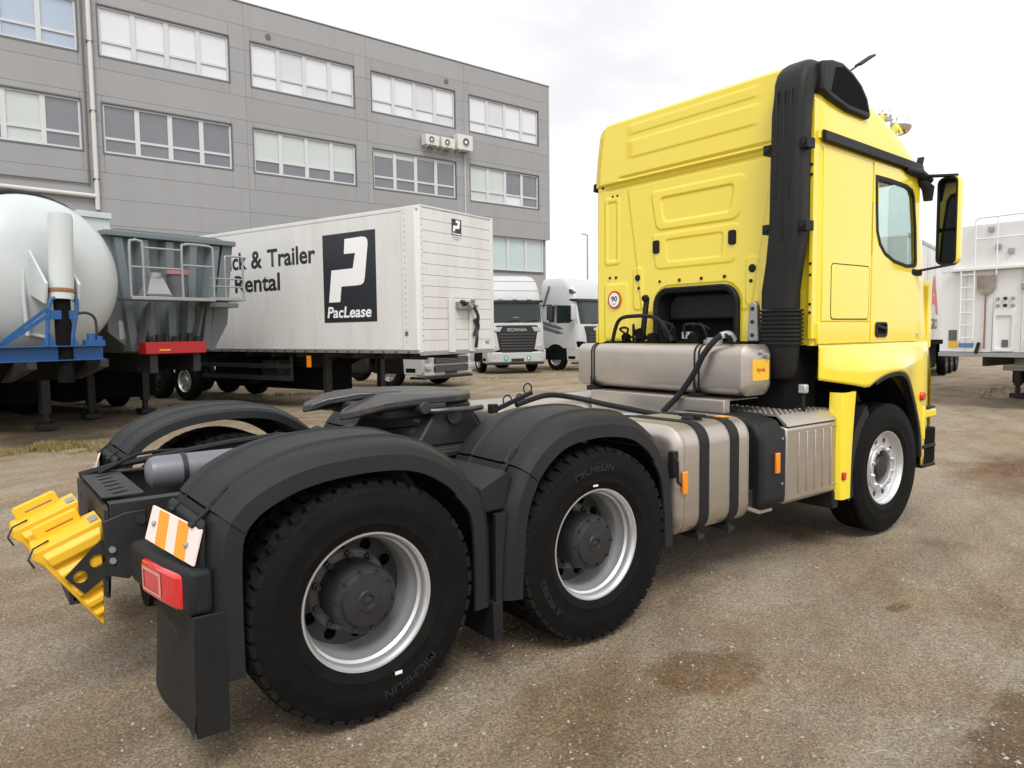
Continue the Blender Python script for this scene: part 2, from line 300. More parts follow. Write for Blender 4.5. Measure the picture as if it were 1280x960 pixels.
# loose stones lying on it, more of them near the camera
MT['stone'] = mat('loose_stone', (.21, .175, .14), .9, var=.5, scale=3)
MT['stone2'] = mat('pale_stone', (.36, .325, .28), .85, var=.35, scale=3)
b = MB(); rs_ = random.Random(3)
for k in range(16000):
    t = rs_.uniform(math.radians(8), math.radians(98)); r = 1.6+rs_.random()**1.7*15; x = -1.36+r*math.cos(t); y = -4.05+r*math.sin(t)
    s = rs_.choice((.003, .004, .005, .006, .007, .010))*rs_.uniform(.7, 1.5); z = gz(x, y); b.cur = 1 if rs_.random() < .3 else 0; a = rs_.uniform(0, PI); ca, sa = math.cos(a)*s, math.sin(a)*s; q = rs_.uniform(.5, .9)
    b.add([(x+ca, y+sa, z), (x-sa*q, y+ca*q, z+s*.1), (x-ca, y-sa, z), (x+sa*q, y-ca*q, z), (x+ca*.3, y+sa*.2, z+s*rs_.uniform(.5, .9)), (x-ca*.4, y-sa*.1, z+s*rs_.uniform(.4, .8))], [(0,1,4), (1,5,4), (1,2,5), (2,3,5), (3,4,5), (3,0,4)])
o = ob('gravel', b, ['stone', 'stone2'], ang=0, fix=False); o['kind'] = 'stuff'; o['label'] = 'loose stones scattered over the gravel yard'
MT['grass'] = mat('dry_grass', (.30, .235, .085), .8, var=.5, scale=2.5)
MT['grass2'] = mat('green_grass', (.085, .11, .03), .8, var=.4, scale=2.5)
def grass(cx, cy, rx, ry, n, h, dry):
    b = MB()
    for k in range(n):
        a = rs_.uniform(0, 2*PI); q = rs_.random()**.6; x = cx+rx*q*math.cos(a)*(1+.3*math.sin(5*a)); y = cy+ry*q*math.sin(a)
        if noise.noise((x*2.3, y*2.3, 5)) < rs_.uniform(-.35, .15): continue
        z = gz(x, y); hh = h*rs_.uniform(.35, 1)*(1.1-q*.6); t = rs_.uniform(0, 2*PI); w_ = .006; lx, ly = math.cos(t)*hh*.5*rs_.random(), math.sin(t)*hh*.5*rs_.random()
        b.cur = 0 if rs_.random() < dry else 1
        b.add([(x-w_*math.sin(t), y+w_*math.cos(t), z), (x+w_*math.sin(t), y-w_*math.cos(t), z), (x+lx*.5, y+ly*.5, z+hh*.6), (x+lx*1.3, y+ly*1.3, z+hh)], [(0, 1, 2), (0, 2, 3)])
    o = ob('grass_tuft', b, ['grass', 'grass2'], ang=0, fix=False); o['kind'] = 'stuff'; return o
for a in ((-.30, 8.9, .85, .5, 3600, .15, .82), (.2, 8.2, .5, .3, 500, .08, .6), (2.6, 14.2, 1.5, .7, 1300, .12, .4), (5.4, 15.6, 1.6, .7, 1200, .14, .4), (7.3, 14.2, 1.2, .5, 700, .12, .4), (-.6, 12.2, 1.0, .4, 600, .1, .4), (1.0, 11.0, 1.4, .8, 700, .08, .5), (10.2, 16.6, 1.6, .8, 900, .14, .5), (13.5, 17.5, 2.2, .9, 900, .12, .6), (19.5, 18.6, 2.2, .6, 900, .15, .6), (20, 3.4, 2.5, .6, 600, .12, .6)):
    g_ = grass(*a); g_['label'] = 'tuft of dry yellow-green grass on the gravel'
# ================================================================ wheels (origin at the wheel centre, outer side towards -y)
def tyre_mb(drive, R=.53, W=.29, yc=0.):
    h = W/2; b = MB()
    half = [(.302, h-.035), (.306, h-.022), (.33, h-.012), (.345, h-.006), (.352, h-.008), (.40, h), (.445, h+.002), (.452, h-.002), (.478, h-.003), (.497, h-.010)]
    if drive:
        prof = half + [(R-.018, h-.022), (R-.018, -(h-.022))] + [(r, -y) for r, y in half[::-1]]
    else:
        rib = [(R-.012, h-.016), (R, h-.028)]
        for g in (-.085, -.028, .028, .085)[::-1]: rib += [(R, g+.007), (R-.012, g+.005), (R-.012, g-.005), (R, g-.007)]
        prof = half + rib + [(R, -h+.028), (R-.012, -h+.016)] + [(r, -y) for r, y in half[::-1]]
    b.lathe([(r, y+yc) for r, y in prof], n=72); return b
def tread_mb(R=.53, W=.29, yc=0., n=46):
    b = MB(); h = W/2; dp = 2*PI/n
    for i in range(n):
        for c, (y0, y1, sh) in enumerate(((-h+.010, -h+.062, 1), (-h+.07, -.008, 0), (.008, h-.07, 0), (h-.062, h-.010, 2))):
            t0 = dp*(i + (.5 if c in (1, 2) else 0)) + (.02 if c in (2, 3) else 0); t1 = t0 + dp*.70; sk = .018*(1 if c % 2 else -1)
            ra = R-.03; vs = []
            for r in (ra, R):
                for y, dt in ((y0, 0), (y1, sk)):
                    rr = r
                    if r == R and ((sh == 1 and y == y0) or (sh == 2 and y == y1)): rr = R-.012
                    if r == ra and sh: rr = R-.036 if ((sh == 1 and y == y0) or (sh == 2 and y == y1)) else ra
                    yy = y
                    for t in (t0+dt, t1+dt): vs.append((rr*math.cos(t), yy+yc, rr*math.sin(t)))
            b.add(vs, [(0,1,3,2), (4,6,7,5), (0,4,5,1), (2,3,7,6), (0,2,6,4), (1,5,7,3)])
    return b
def arc_text(name, txt, r, size, y, tc, parent, m='lettering'):
    me = text_mesh(txt, size, bold=.001, extrude=.0012)
    for v in me.vertices:
        t = tc - v.co.x/r; rr = r + v.co.y; v.co = Vector((rr*math.cos(t), y - v.co.z, rr*math.sin(t)))
    return ob(name, me, m, parent, ang=0, fix=False)
MT['galv_dark'] = mat('dull_steel', (.17, .165, .16), .5, .5, var=.25, scale=12, dirt=.4, dcol=(.07, .065, .06))
MT['lettering'] = mat('moulded_lettering', (.0085, .0085, .0085), .6, var=.1)
def rear_wheel(parent, loc):
    b = MB(); b.lathe([(.300, -.108), (.305, -.116), (.302, -.122), (.294, -.121), (.288, -.110), (.281, -.100), (.280, -.072), (.269, -.060), (.267, -.022), (.257, -.008), (.253, .02), (.252, .11), (.252, .16), (.29, .2)], n=72)
    wl = ob('wheel', b, 'silver', parent); wl.location = loc
    d = MB(); d.plate(circ(0, 0, .257, 60), [circ(.208*math.cos(t), .208*math.sin(t), .029, 14) for t in [2*PI*(k+.25)/10 for k in range(10)]], 'y', .10, .112)
    ob('wheel_disc', d, 'steelwheel', wl)
    d = MB(); d.lathe([(.188, .0995), (.178, .088), (.14, .088)], n=48); ob('bolt_ring', d, 'galv_dark', wl)
    k = MB(); k.lathe([(.254, .15), (.0, .15)], n=36); ob('brake_drum', k, 'void', wl)
    hb = MB(); hb.lathe([(.146, .10), (.150, -.03), (.150, -.075), (.144, -.085), (.122, -.086), (.118, -.088), (.111, -.102), (.05, -.107), (.046, -.112), (.03, -.112), (.026, -.104), (.012, -.104), (0, -.108)], n=40)
    ob('hub', hb, 'steelwheel', wl)
    for i in range(10):
        t = 2*PI*i/10; n_ = MB(); n_.lathe([(.0185, .09), (.0185, .066), (.014, .064), (.014, .048), (.0, .047)], (.1655*math.cos(t), 0, .1655*math.sin(t)), n=6); ob('wheel_nut', n_, 'grease', wl)
        t += .17; n_ = MB(); n_.lathe([(.008, -.083), (.008, -.095), (0, -.096)], (.134*math.cos(t), 0, .134*math.sin(t)), n=6); ob('hub_bolt', n_, 'steelwheel', wl)
    t1 = ob('tyre', tyre_mb(True), 'rubber', wl)
    ob('tread', tread_mb(), 'tread', wl, ang=25)
    t2 = ob('tyre', tyre_mb(True, yc=.335), 'rubber', wl); ob('tread', tread_mb(yc=.335), 'tread', wl, ang=25)
    return wl
def front_wheel(parent, loc):
    b = MB(); b.lathe([(.300, -.108), (.305, -.116), (.302, -.122), (.294, -.121), (.286, -.108), (.278, -.095), (.274, -.075), (.262, -.066), (.258, -.02), (.258, .12)], n=72)
    wl = ob('wheel', b, 'silver', parent); wl.location = loc
    d = MB(); d.plate(circ(0, 0, .262, 60), [circ(0, 0, .185, 40)]+[circ(.224*math.cos(t), .224*math.sin(t), .0245, 14) for t in [2*PI*k/10 for k in range(10)]], 'y', -.068, -.055)
    d.lathe([(.188, -.06), (.188, -.085), (.182, -.094), (.15, -.097), (.142, -.092), (.138, -.075), (.138, -.03)], n=60)
    ob('wheel_disc', d, 'silver', wl)
    hb = MB(); hb.lathe([(.137, -.03), (.125, -.04), (.1, -.05), (.09, -.085), (.085, -.092), (.05, -.095), (0, -.095)], n=36); ob('hub', hb, 'steelwheel', wl)
    k = MB(); k.lathe([(.256, .03), (.0, .03)], n=36); ob('brake_drum', k, 'void', wl)
    for i in range(10):
        t = 2*PI*(i+.5)/10; n_ = MB(); n_.lathe([(.0165, -.094), (.0165, -.105), (.012, -.107), (.012, -.112), (.0, -.113)], (.1655*math.cos(t), 0, .1655*math.sin(t)), n=6); ob('wheel_nut', n_, 'silver', wl)
    ob('tyre', tyre_mb(False), 'rubber', wl)
    return wl
def sm(path, n=5):
    out = []
    for k in range(len(path)-1):
        p0 = Vector(path[max(k-1, 0)]); p1 = Vector(path[k]); p2 = Vector(path[k+1]); p3 = Vector(path[min(k+2, len(path)-1)])
        for j in range(n):
            t = j/n; out.append(.5*((2*p1)+(p2-p0)*t+(2*p0-5*p1+4*p2-p3)*t*t+(3*p1-p0-3*p2+p3)*t**3))
    out.append(Vector(path[-1])); return out
# ================================================================ yellow tractor unit (x forward, y left, rear axle at the origin)
TR = thing('tractor_truck', 'yellow three-axle tractor unit with bare chassis and dark grey mudguards', 'truck')
X1, X2, AZ = 1.35, 4.68, .525
R180 = Matrix.Rotation(PI, 4, 'Z')
w3 = rear_wheel(TR, (0, -1.10, AZ)); w2 = dupl(w3, TR); w2.location = (X1, -1.10, AZ)
w3.rotation_euler.y = .3; w2.rotation_euler.y = -.4
arc_text('tyre_lettering', 'MICHELIN', .405, .062, -.1455, PI/2+.1, w2).rotation_euler.y = .4
arc_text('tyre_lettering', 'X WORKS', .405, .05, -.1455, PI*1.17, w2).rotation_euler.y = .4
arc_text('tyre_lettering', 'MICHELIN', .405, .062, -.1455, -PI/2+.45, w3).rotation_euler.y = -.3
st = MB(); st.box((.10, -.1475, -.345), (.135, -.146, -.33)); ob('tyre_sticker', st, 'sticker', w3).rotation_euler.y = -.3
st = MB(); st.box((-.055, -.1475, .325), (-.02, -.146, .335)); ob('tyre_sticker', st, 'sticker', w2).rotation_euler.y = .4
for x in (0, X1):
    c = dupl(w3, TR)
    for ch in [k for k in c.children if k.name.startswith(('tyre_st', 'tyre_l'))]: bpy.data.objects.remove(ch)
    c.location = (x, 1.10, AZ); c.rotation_euler = (0, .7, PI)
wf = front_wheel(TR, (X2, -1.03, AZ)); c = dupl(wf, TR); c.location = (X2, 1.03, AZ); c.rotation_euler = (0, 0, PI)
# --- chassis
for s in (-1, 1):
    b = MB(); y0, y1 = s*.385, s*.45
    b.prism([(y1, .68), (y1, .945), (y0, .945), (y0, .935), (y1-s*.01, .935), (y1-s*.01, .69), (y0, .69), (y0, .68)], 'x', -.86, 5.3)
    ob('frame_rail', b, 'chassis', TR, bev=.003)
b = MB(); b.plate(rrect(-.44, .60, .44, .93, .02), [circ(.0, .77, .07), circ(-.3, .85, .02), circ(.3, .85, .02), circ(-.3, .7, .025), circ(.3, .7, .025)], 'x', -.882, -.864); ob('rear_crossmember', b, 'chassis', TR)
b = MB(); b.plate(rrect(-.875, -.36, -.70, .36, .02), [[(-.83, y), (-.815, y-.005), (-.755, y+.03), (-.75, y+.05), (-.765, y+.055), (-.825, y+.02)] for y in [-.30+.10*k for k in range(6)]], 'z', .952, .958); ob('slotted_plate', b, 'chassis', TR)
for x in (.35, .95, 1.9, 2.6): b = MB(); b.box((x-.04, -.39, .70), (x+.04, .39, .92)); ob('crossmember', b, 'chassis', TR, bev=.01)
b = MB(); b.lathe([(0, -.62), (.05, -.615), (.074, -.597), (.082, -.57), (.082, .15), (.07, .19), (0, .2)], (0, .06, .975), (1, 0, 0), 28); ob('air_tank', b, 'tank_paint', TR)
for x in (-.45, 0.): b = MB(); b.lathe([(.083, x), (.086, x), (.086, x+.025), (.083, x+.025)], (0, .06, .975), (1, 0, 0), 28, True); b.box((x, -.39, .90), (x+.03, .39, .915)); ob('tank_strap', b, 'chassis', TR)
b = MB(); b.tube([(-.88, .34, .955), (-.7, .36, .985), (-.45, .37, 1.01), (-.1, .38, 1.045), (.2, .38, 1.06), (.4, .36, 1.02)], .019, 8); ob('hose', b, 'black_plastic', TR)
b = MB(); b.tube([(-.80, .30, .96), (-.6, .38, 1.03), (-.5, .42, 1.03), (-.35, .45, 1.02), (-.1, .44, .98)], .010, 7); ob('hose', b, 'black_plastic', TR)
b = MB(); b.cyl((0, -.9, AZ), (0, .9, AZ), .10, 20); b.lathe([(0, -.24), (.14, -.2), (.19, -.08), (.19, .08), (.14, .2), (0, .24)], (0, 0, AZ), (1, 0, 0), 24); ob('axle', b, 'chassis', TR)
b = MB(); b.cyl((X1, -.9, AZ), (X1, .9, AZ), .10, 20); b.lathe([(0, -.24), (.14, -.2), (.19, -.08), (.19, .08), (.14, .2), (0, .24)], (X1, 0, AZ), (1, 0, 0), 24); ob('axle', b, 'chassis', TR)
b = MB(); b.bar((X2, -.95, .45), (X2, .95, .45), .1, .14); ob('axle', b, 'chassis', TR)
for s in (-1, 1):
    for x in (0, X1):
        b = MB(); b.cyl((x-.28, s*.52, .36), (x-.28, s*.52, .66), .12, 18); ob('air_spring', b, 'void', TR)
        b = MB(); b.tube([(x+.5, s*.47, .62), (x+.1, s*.5, .44), (x-.32, s*.52, .40)], .05, 8); ob('trailing_arm', b, 'chassis', TR)
b = MB(); b.box((2.0, -.6, .42), (3.9, .6, .66)); ob('transmission', b, 'void', TR, bev=.05)
for k, (y, z, r) in enumerate(((.30, .965, .014), (.25, .97, .010), (-.28, .965, .012), (-.33, .972, .009), (.36, .985, .011))):
    pts = [(1.45+.1*k, y, z)]+[(1.45+.28*j+.05*k, y+rnd.uniform(-.03, .03), z+rnd.uniform(-.005, .03)) for j in range(1, 6)]; b = MB(); b.tube(sm([Vector(p) for p in pts], 4), r, 6); ob('air_line', b, 'black_plastic', TR)
for x, y, sz in ((1.62, -.18, .10), (1.75, .12, .12), (1.58, .02, .08)): b = MB(); b.box((x, y, .93), (x+sz, y+sz*1.2, .93+sz*.8)); b.cyl((x+sz*.5, y+sz*.6, .93+sz*.8), (x+sz*.5, y+sz*.6, .93+sz*1.2), sz*.3, 12); ob('relay_valve', b, 'grease', TR, bev=.008)
for s in (-1, 1):
    for x in (1.6, 1.75, 1.9, 2.05): b = MB(); b.cyl((x, s*.45, .80), (x, s*.468, .80), .016, 6); ob('bolt', b, 'grease', TR)
# small brackets, bolts and pipes on the near rail end
for k, (x, z) in enumerate(((-.74, .86), (-.70, .72), (-.60, .88), (-.52, .74), (-.66, .80))):
    b = MB(); b.cyl((x, -.45, z), (x, -.475, z), .022, 6); ob('bolt', b, 'grease', TR)
b = MB(); b.box((-.62, -.60, .80), (-.52, -.45, .88)); ob('bracket', b, 'chassis', TR, bev=.01)
b = MB(); b.tube([(-.60, -.47, .90), (-.66, -.52, .84), (-.70, -.54, .72), (-.66, -.54, .62)], .012, 7); ob('hose', b, 'black_plastic', TR)
b = MB(); b.lathe([(0, -.10), (.12, -.09), (.13, .0), (.13, .12), (.1, .14), (0, .14)], (-.66, -.52, .60), (1, 0, 0), 20); ob('brake_cylinder', b, 'void', TR)
# --- mudguards
CS = [(-.625, -.05), (-.63, -.004), (-.65, .012), (-.785, .026), (-.795, .034), (-.81, .036), (-.82, .027), (-1.08, .022), (-1.09, .031), (-1.105, .031), (-1.115, .020), (-1.185, .006), (-1.22, -.012), (-1.243, -.045), (-1.25, -.112), (-1.236, -.116), (-1.23, -.055), (-1.2, -.028), (-1.1, -.012), (-.66, -.012), (-.64, -.05)]
def guard(name, path, s, shrink=0., smooth=3):
    pts = sm(path, smooth); rows = []
    for k, p in enumerate(pts):
        d = (pts[min(k+1, len(pts)-1)]-pts[max(k-1, 0)]).normalized(); nrm = Vector((-d[1], d[0]))
        rows.append([(p[0]+nrm[0]*(n-shrink), (y+ (shrink if y < -1.1 else 0))*s, p[1]+nrm[1]*(n-shrink)) for y, n in CS])
    b = MB(); b.grid(rows, wrap=True); m = len(CS); k0 = len(pts)-1
    b.f += [tuple(range(m)), tuple(range(k0*m, k0*m+m))]; b.mi += [0, 0]
    return ob(name, b, 'guard', TR, ang=28)
RT = [(-.605, 1.0), (-.53, 1.075), (-.42, 1.135), (-.30, 1.175), (-.15, 1.198), (.04, 1.205), (.2, 1.19), (.33, 1.148), (.45, 1.075), (.515, 1.015)]
RF = [(.518, 1.012), (.57, .955), (.62, .88), (.645, .78), (.655, .6), (.655, .36)]
RR = [(-.655, .36), (-.655, .7), (-.645, .9), (-.608, .996)]
MTp = [(.835, 1.005), (.92, 1.095), (1.05, 1.178), (1.2, 1.215), (1.38, 1.222), (1.55, 1.203), (1.667, 1.165), (1.78, 1.09), (1.862, 1.005)]
MF = [(1.864, 1.0), (1.93, .9), (1.965, .78), (1.985, .6), (1.99, .41)]
MR = [(.70, .36), (.715, .6), (.75, .83), (.832, 1.0)]
for s in (1, -1):
    guard('mudguard_top', RT, s); guard('mudguard_front', RF, s, .006); guard('mudguard_rear', RR, s, .006)
    guard('mudguard_top', MTp, s); guard('mudguard_front', MF, s, .006); guard('mudguard_rear', MR, s, .006)
    Y = lambda y: -s*abs(y)
    # rubber toggles over the seams
    for (x, z, dx, dz) in ((-.605, .99, .10, .10), (.838, 1.0, .07, .085)):
        for yy in (.80, 1.12):
            b = MB(); b.bar((x-dx*.75, Y(yy), z-dz*.45+.01), (x, Y(yy), z+.032), .022, .012); b.bar((x, Y(yy), z+.035), (x+dx*.6, Y(yy), z+dz*.62+.035), .022, .012); b.bar((x-dx*.75, Y(yy)-.025, z-dz*.42+.01), (x-dx*.75, Y(yy)+.025, z-dz*.42+.01), .02, .014); ob('rubber_toggle', b, 'black_plastic', TR, bev=.003)
    # ledge that carries the plate, lamp carrier, lamp
    b = MB(); b.prism([(-.645, .80), (-.685, .80), (-.675, .92), (-.672, .962), (-.645, .985)], 'y', min(Y(.66), Y(1.19)), max(Y(.66), Y(1.19))); ob('guard_ledge', b, 'guard', TR, bev=.012)
    b = MB(); b.prism([(-.815, Y(.62)), (-.80, Y(.83)), (-.772, Y(1.02)), (-.725, Y(1.238)), (-.64, Y(1.238)), (-.64, Y(.62))], 'z', .64, .812); ob('lamp_carrier', b, 'black_plastic', TR, bev=.022, seg=3)
    b = MB(); b.prism([(-.815, Y(.845)), (-.788, Y(1.02)), (-.760, Y(1.15)), (-.738, Y(1.185)), (-.68, Y(1.186)), (-.70, Y(.845))], 'z', .653, .79); tl = ob('tail_lamp', b, 'red_lens', TR, bev=.014, seg=3)
    def quad(u, v):      # on the lamp face: u 0..1 outwards, v 0..1 up
        ya = .845+.305*u; xx = -.815+.027*min(1, u/.574)+max(0, u-.574)/.426*.028; return (xx-.0025, Y(ya), .653+.137*v)
    b = MB(); fr_ = [(.06, .14), (.66, .14), (.66, .84), (.06, .84)]; fi_ = [(.10, .22), (.60, .22), (.60, .74), (.10, .74)]
    b.add([quad(*p) for p in fr_+fi_], [(0, 1, 5, 4), (1, 2, 6, 5), (2, 3, 7, 6), (3, 0, 4, 7)]); ob('reversing_lens', b, 'clear_lens', tl)
    TLp, TRp, BRp, BLp = [Vector(p) for p in ((-.742, .75, .974), (-.668, 1.20, .952), (-.702, 1.20, .822), (-.778, .75, .842))]
    def pq(u, v, o=0.): p = (TLp*(1-u)+TRp*u)*v+(BLp*(1-u)+BRp*u)*(1-v); return (p.x-o, Y(p.y), p.z)
    def slab(us, o, t): n0 = [pq(u, v, o) for u, v in us]; n1 = [pq(u, v, o-t) for u, v in us]; m = len(us); return MB().add(n0+n1, [tuple(range(m)), tuple(range(m, 2*m))]+[(k, (k+1) % m, m+(k+1) % m, m+k) for k in range(m)])
    pl = ob('marker_plate', slab([(0, 0), (1, 0), (1, 1), (0, 1)], 0, .008), 'white_sheet', TR, ang=20)
    for ua in (.18, .58): ob('marker_stripe', slab([(ua+.05, 0.003), (ua+.26, .003), (ua+.20, .997), (ua-.01, .997)], .002, .0018), 'amber_sheet', pl, ang=20)
    for uu, vv in ((.13, .55), (.82, .45)): b = MB(); b.lathe([(.011, 0), (.011, -.006), (.006, -.010), (0, -.010)], pq(uu, vv, .002), (1, .1*-s, -.2), 10); ob('plate_bolt', b, 'galv', pl)
    b = MB(); rows = []
    for k in range(9):
        z = .62-.445*k/8; rows.append([(-.72-.015*math.sin(j*.9)-.02*(k/8)**2, Y(.625+.605*j/6), z + (.0 if k < 8 else .0)) for j in range(7)])
    b.grid(rows); rows2 = [[(p[0]+.012, p[1], p[2]) for p in r] for r in rows]; b.grid(rows2, flip=True)
    fl = ob('mud_flap', b, 'black_plastic', TR)
    b = MB(); b.box((-.72, min(Y(1.225), Y(1.24)), .175), (-.60, max(Y(1.225), Y(1.24)), .64)); ob('flap_side', b, 'black_plastic', TR, bev=.004)
    b = MB(); b.box((.645, min(Y(.66), Y(1.235)), .175), (.70, max(Y(.66), Y(1.235)), .37)); ob('mud_flap', b, 'black_plastic', TR, bev=.004)
    b = MB(); b.prism([(.62, .80), (.76, .80), (.80, .96), (.76, 1.0), (.60, .93)], 'y', min(Y(.66), Y(1.19)), max(Y(.66), Y(1.19))); ob('guard_bridge', b, 'guard', TR, bev=.015)
    b = MB(); b.prism([(.665, .36), (.70, .36), (.715, .62), (.735, .80), (.67, .80)], 'y', min(Y(1.2), Y(1.225)), max(Y(1.2), Y(1.225))); ob('guard_bridge', b, 'guard', TR)
text('flap_lettering', 'MERCEDES-BENZ', .05, 'lettering', TR, frame_m((-.748, -.92, .535), (0, -1, 0), (0, 0, 1)), fitw=.42, fith=.035)
# --- fifth wheel coupling
b = MB(); FZ = 1.315
outl = []
for k in range(15): t = math.radians(-78+156*k/14); outl.append((.86+.47*math.cos(t)+.06, .47*math.sin(t)))
outl = outl + [(.72, .47), (.50, .43), (.30, .345), (.255, .27), (.30, .215), (.42, .19), (.62, .10), (.72, .055), (.86, .05), (.90, 0), (.86, -.05), (.72, -.055), (.62, -.10), (.42, -.19), (.30, -.215), (.255, -.27), (.30, -.345), (.50, -.43), (.72, -.47)]
b.prism(outl, 'z', FZ-.045, FZ)
for i, (x, y, z) in enumerate(b.v):
    if x < .6: b.v[i] = (x, y, z-.075*((.6-x)/.35)**1.4)
b.v = [(.305+(x-.255)*.83, y, z) for x, y, z in b.v]
fw = ob('fifth_wheel_plate', b, 'grease', TR, bev=.01)
b = MB(); b.prism([(x, y) for x, y in [(.52, .38), (1.1, .38), (1.2, .2), (1.2, -.2), (1.1, -.38), (.52, -.38)]], 'z', FZ-.13, FZ-.05); ob('fifth_wheel_body', b, 'chassis', TR, bev=.02)
for s in (-1, 1):
    b = MB(); b.prism([(.50, 1.03), (1.30, 1.03), (1.14, 1.08), (1.04, 1.23), (.80, 1.23), (.70, 1.08)], 'y', min(s*.36, s*.47), max(s*.36, s*.47)); ob('fifth_wheel_stand', b, 'chassis', TR, bev=.012)
    b = MB(); b.box((.35, min(s*.34, s*.55), .985), (1.45, max(s*.34, s*.55), 1.028)); b.box((.35, min(s*.455, s*.55), .70), (1.4, max(s*.455, s*.475), .985)); ob('mounting_plate', b, 'chassis', TR, bev=.005)
    for x in (.42, .5, 1.22, 1.30, 1.38): b = MB(); b.cyl((x, s*.50, 1.028), (x, s*.50, 1.058), .02, 6); ob('bolt', b, 'grease', TR)
    b = MB(); b.cyl((.92, s*.44, 1.20), (.92, s*.49, 1.20), .05, 16); ob('pivot_pin', b, 'grease', TR)
b = MB(); b.box((.30, -.62, .99), (1.5, .62, 1.02)); ob('mounting_plate', b, 'chassis', TR, bev=.004)
b = MB(); b.tube([(.70, -.42, 1.235), (.78, -.50, 1.235), (1.0, -.54, 1.235), (1.10, -.50, 1.235)], .016, 8); ob('release_handle', b, 'grease', TR)
b = MB(); b.cyl((.72, -.40, 1.255), (.72, -.50, 1.255), .035, 12); b.box((.70, -.49, 1.25), (.86, -.46, 1.275)); ob('release_lever', b, 'grease', TR, bev=.004)
for (x, y) in ((.32, -.75), (.40, -.75), (.36, -.70)):
    b = MB(); b.cyl((x, y+.25, 1.02), (x, y+.25, 1.075), .022, 6); ob('bolt', b, 'galv', TR)
# --- fuel tank (right), with straps
def rounded_tank(x0, x1, y0, y1, z0, z1, r, dish=.05, axis='x'):
    b = MB(); rows = []
    for x, ins in ((x0, .07), (x0+dish*.35, .03), (x0+dish, .0), (x1-dish, 0), (x1-dish*.35, .03), (x1, .07)):
        pts = rrect(y0+ins, z0+ins, y1-ins, z1-ins, max(r-ins*.5, .02), 6)
        rows.append([(x, p, q) if axis == 'x' else (p, x, q) for p, q in pts])
    b.grid(rows, wrap=True); m = len(rows[0]); b.f += [tuple(range(m)), tuple(range(5*m, 6*m))]; b.mi += [0, 0]; return b
ft = ob('fuel_tank', rounded_tank(2.0, 2.75, -1.215, -.52, .42, 1.10, .13), 'alu', TR)
def strap(x0, x1, grow=.006):
    b = MB(); rows = []
    for x, g in ((x0, 0), (x0, grow), (x1, grow), (x1, 0)):
        rows.append([(x, p, q) for p, q in rrect(-1.215-g, .42-g, -.52+g, 1.10+g, .13, 6)])
    b.grid(rows, wrap=True); return b
for x in (2.215, 2.515):
    st = ob('tank_strap', strap(x, x+.085), 'black_plastic', ft)
    b = MB(); b.box((x+.01, -1.20, .385), (x+.07, -.9, .415)); b.cyl((x+.04, -1.17, .36), (x+.04, -1.17, .43), .012, 8); ob('strap_clamp', b, 'chassis', ft)
for x in (2.075, 2.70):
    ob('weld_bead', strap(x, x+.006, .003), 'alu_h', ft)
b = MB(); b.lathe([(.065, 0), (.065, .012), (.05, .03), (.02, .036), (0, .036)], (2.40, -1.0, 1.10), (0, 0, 1), 20); b.box((2.36, -1.08, 1.118), (2.44, -.93, 1.135)); ob('filler_cap', b, 'black_plastic', ft)
b = MB(); b.box((2.58, -1.11, 1.105), (2.66, -1.03, 1.109)); ob('warning_label', b, 'amber_sheet', ft)
b = MB(); b.box((1.975, -1.215, .80), (2.02, -1.17, .96)); ob('lamp_bracket', b, 'black_plastic', TR, bev=.006)
b = MB(); b.box((2.03, -1.245, .70), (2.075, -1.222, .835)); ob('side_marker_lamp', b, 'amber', TR, bev=.006)
b = MB(); b.tube([(1.99, -1.21, .93), (1.985, -1.235, .90), (1.99, -1.235, .78), (2.04, -1.225, .75)], .009, 6); ob('cable', b, 'black_plastic', TR)
# --- battery box and silencer
b = MB(); b.prism([(-1.215, .50), (-1.215, .93), (-1.15, 1.045), (-1.0, 1.085), (-.5, 1.085), (-.5, .48), (-1.19, .48)], 'x', 2.86, 3.155); ob('battery_box', b, 'black_plastic', TR, bev=.035, seg=3)
b = MB(); b.box((3.0, -1.235, .70), (3.045, -1.214, .84)); ob('side_marker_lamp', b, 'amber', TR, bev=.006)
for z in (.62, .93): b = MB(); b.cyl((3.09, -1.214, z), (3.09, -1.222, z), .009, 8); ob('bolt', b, 'galv', TR)
b = MB(); b.prism([(-1.205, .48), (-1.205, .985), (-1.18, 1.0), (-.5, 1.0), (-.5, .46), (-1.18, .46)], 'x', 3.158, 3.86); si = ob('silencer_box', b, 'alu', TR, bev=.012)
for k in range(5): b = MB(); b.box((3.30+.105*k, -1.2125, .52), (3.315+.105*k, -1.20, .95)); ob('pressed_rib', b, 'alu', si, bev=.005)
for z in (.95, .52): b = MB(); b.box((3.76, -1.2115, z), (3.82, -1.20, z+.012)); ob('pressed_rib', b, 'alu', si, bev=.003)
b = MB(); b.prism([(-1.208, 1.003), (-1.20, 1.02), (-1.13, 1.078), (-.5, 1.085), (-.5, 1.072), (-1.12, 1.066), (-1.19, .999)], 'x', 3.16, 3.84); tp = ob('tread_plate', b, 'alu_h', TR)
b = MB()
for i in range(21):
    for j in range(13):
        x = 3.19+i*.03; y = -1.115+j*.046+(.023 if i % 2 else 0); zb_ = 1.0785+(y+1.13)*.011; s_ = 1 if (i+j) % 2 else -1
        b.add([(x-.010, y-.004*s_, zb_), (x-.003, y+.007*s_, zb_), (x+.010, y+.004*s_, zb_), (x+.003, y-.007*s_, zb_), (x, y, zb_+.006)], [(0,1,4), (1,2,4), (2,3,4), (3,0,4)])
o = ob('tread_studs', b, 'alu_h', tp, ang=0); o['kind'] = 'stuff'
b = MB(); b.prism([(2.78, .50), (2.92, .45), (3.05, .45), (3.05, .43), (2.90, .43), (2.76, .485)], 'y', -1.17, -.9); ob('bracket', b, 'alu', TR)
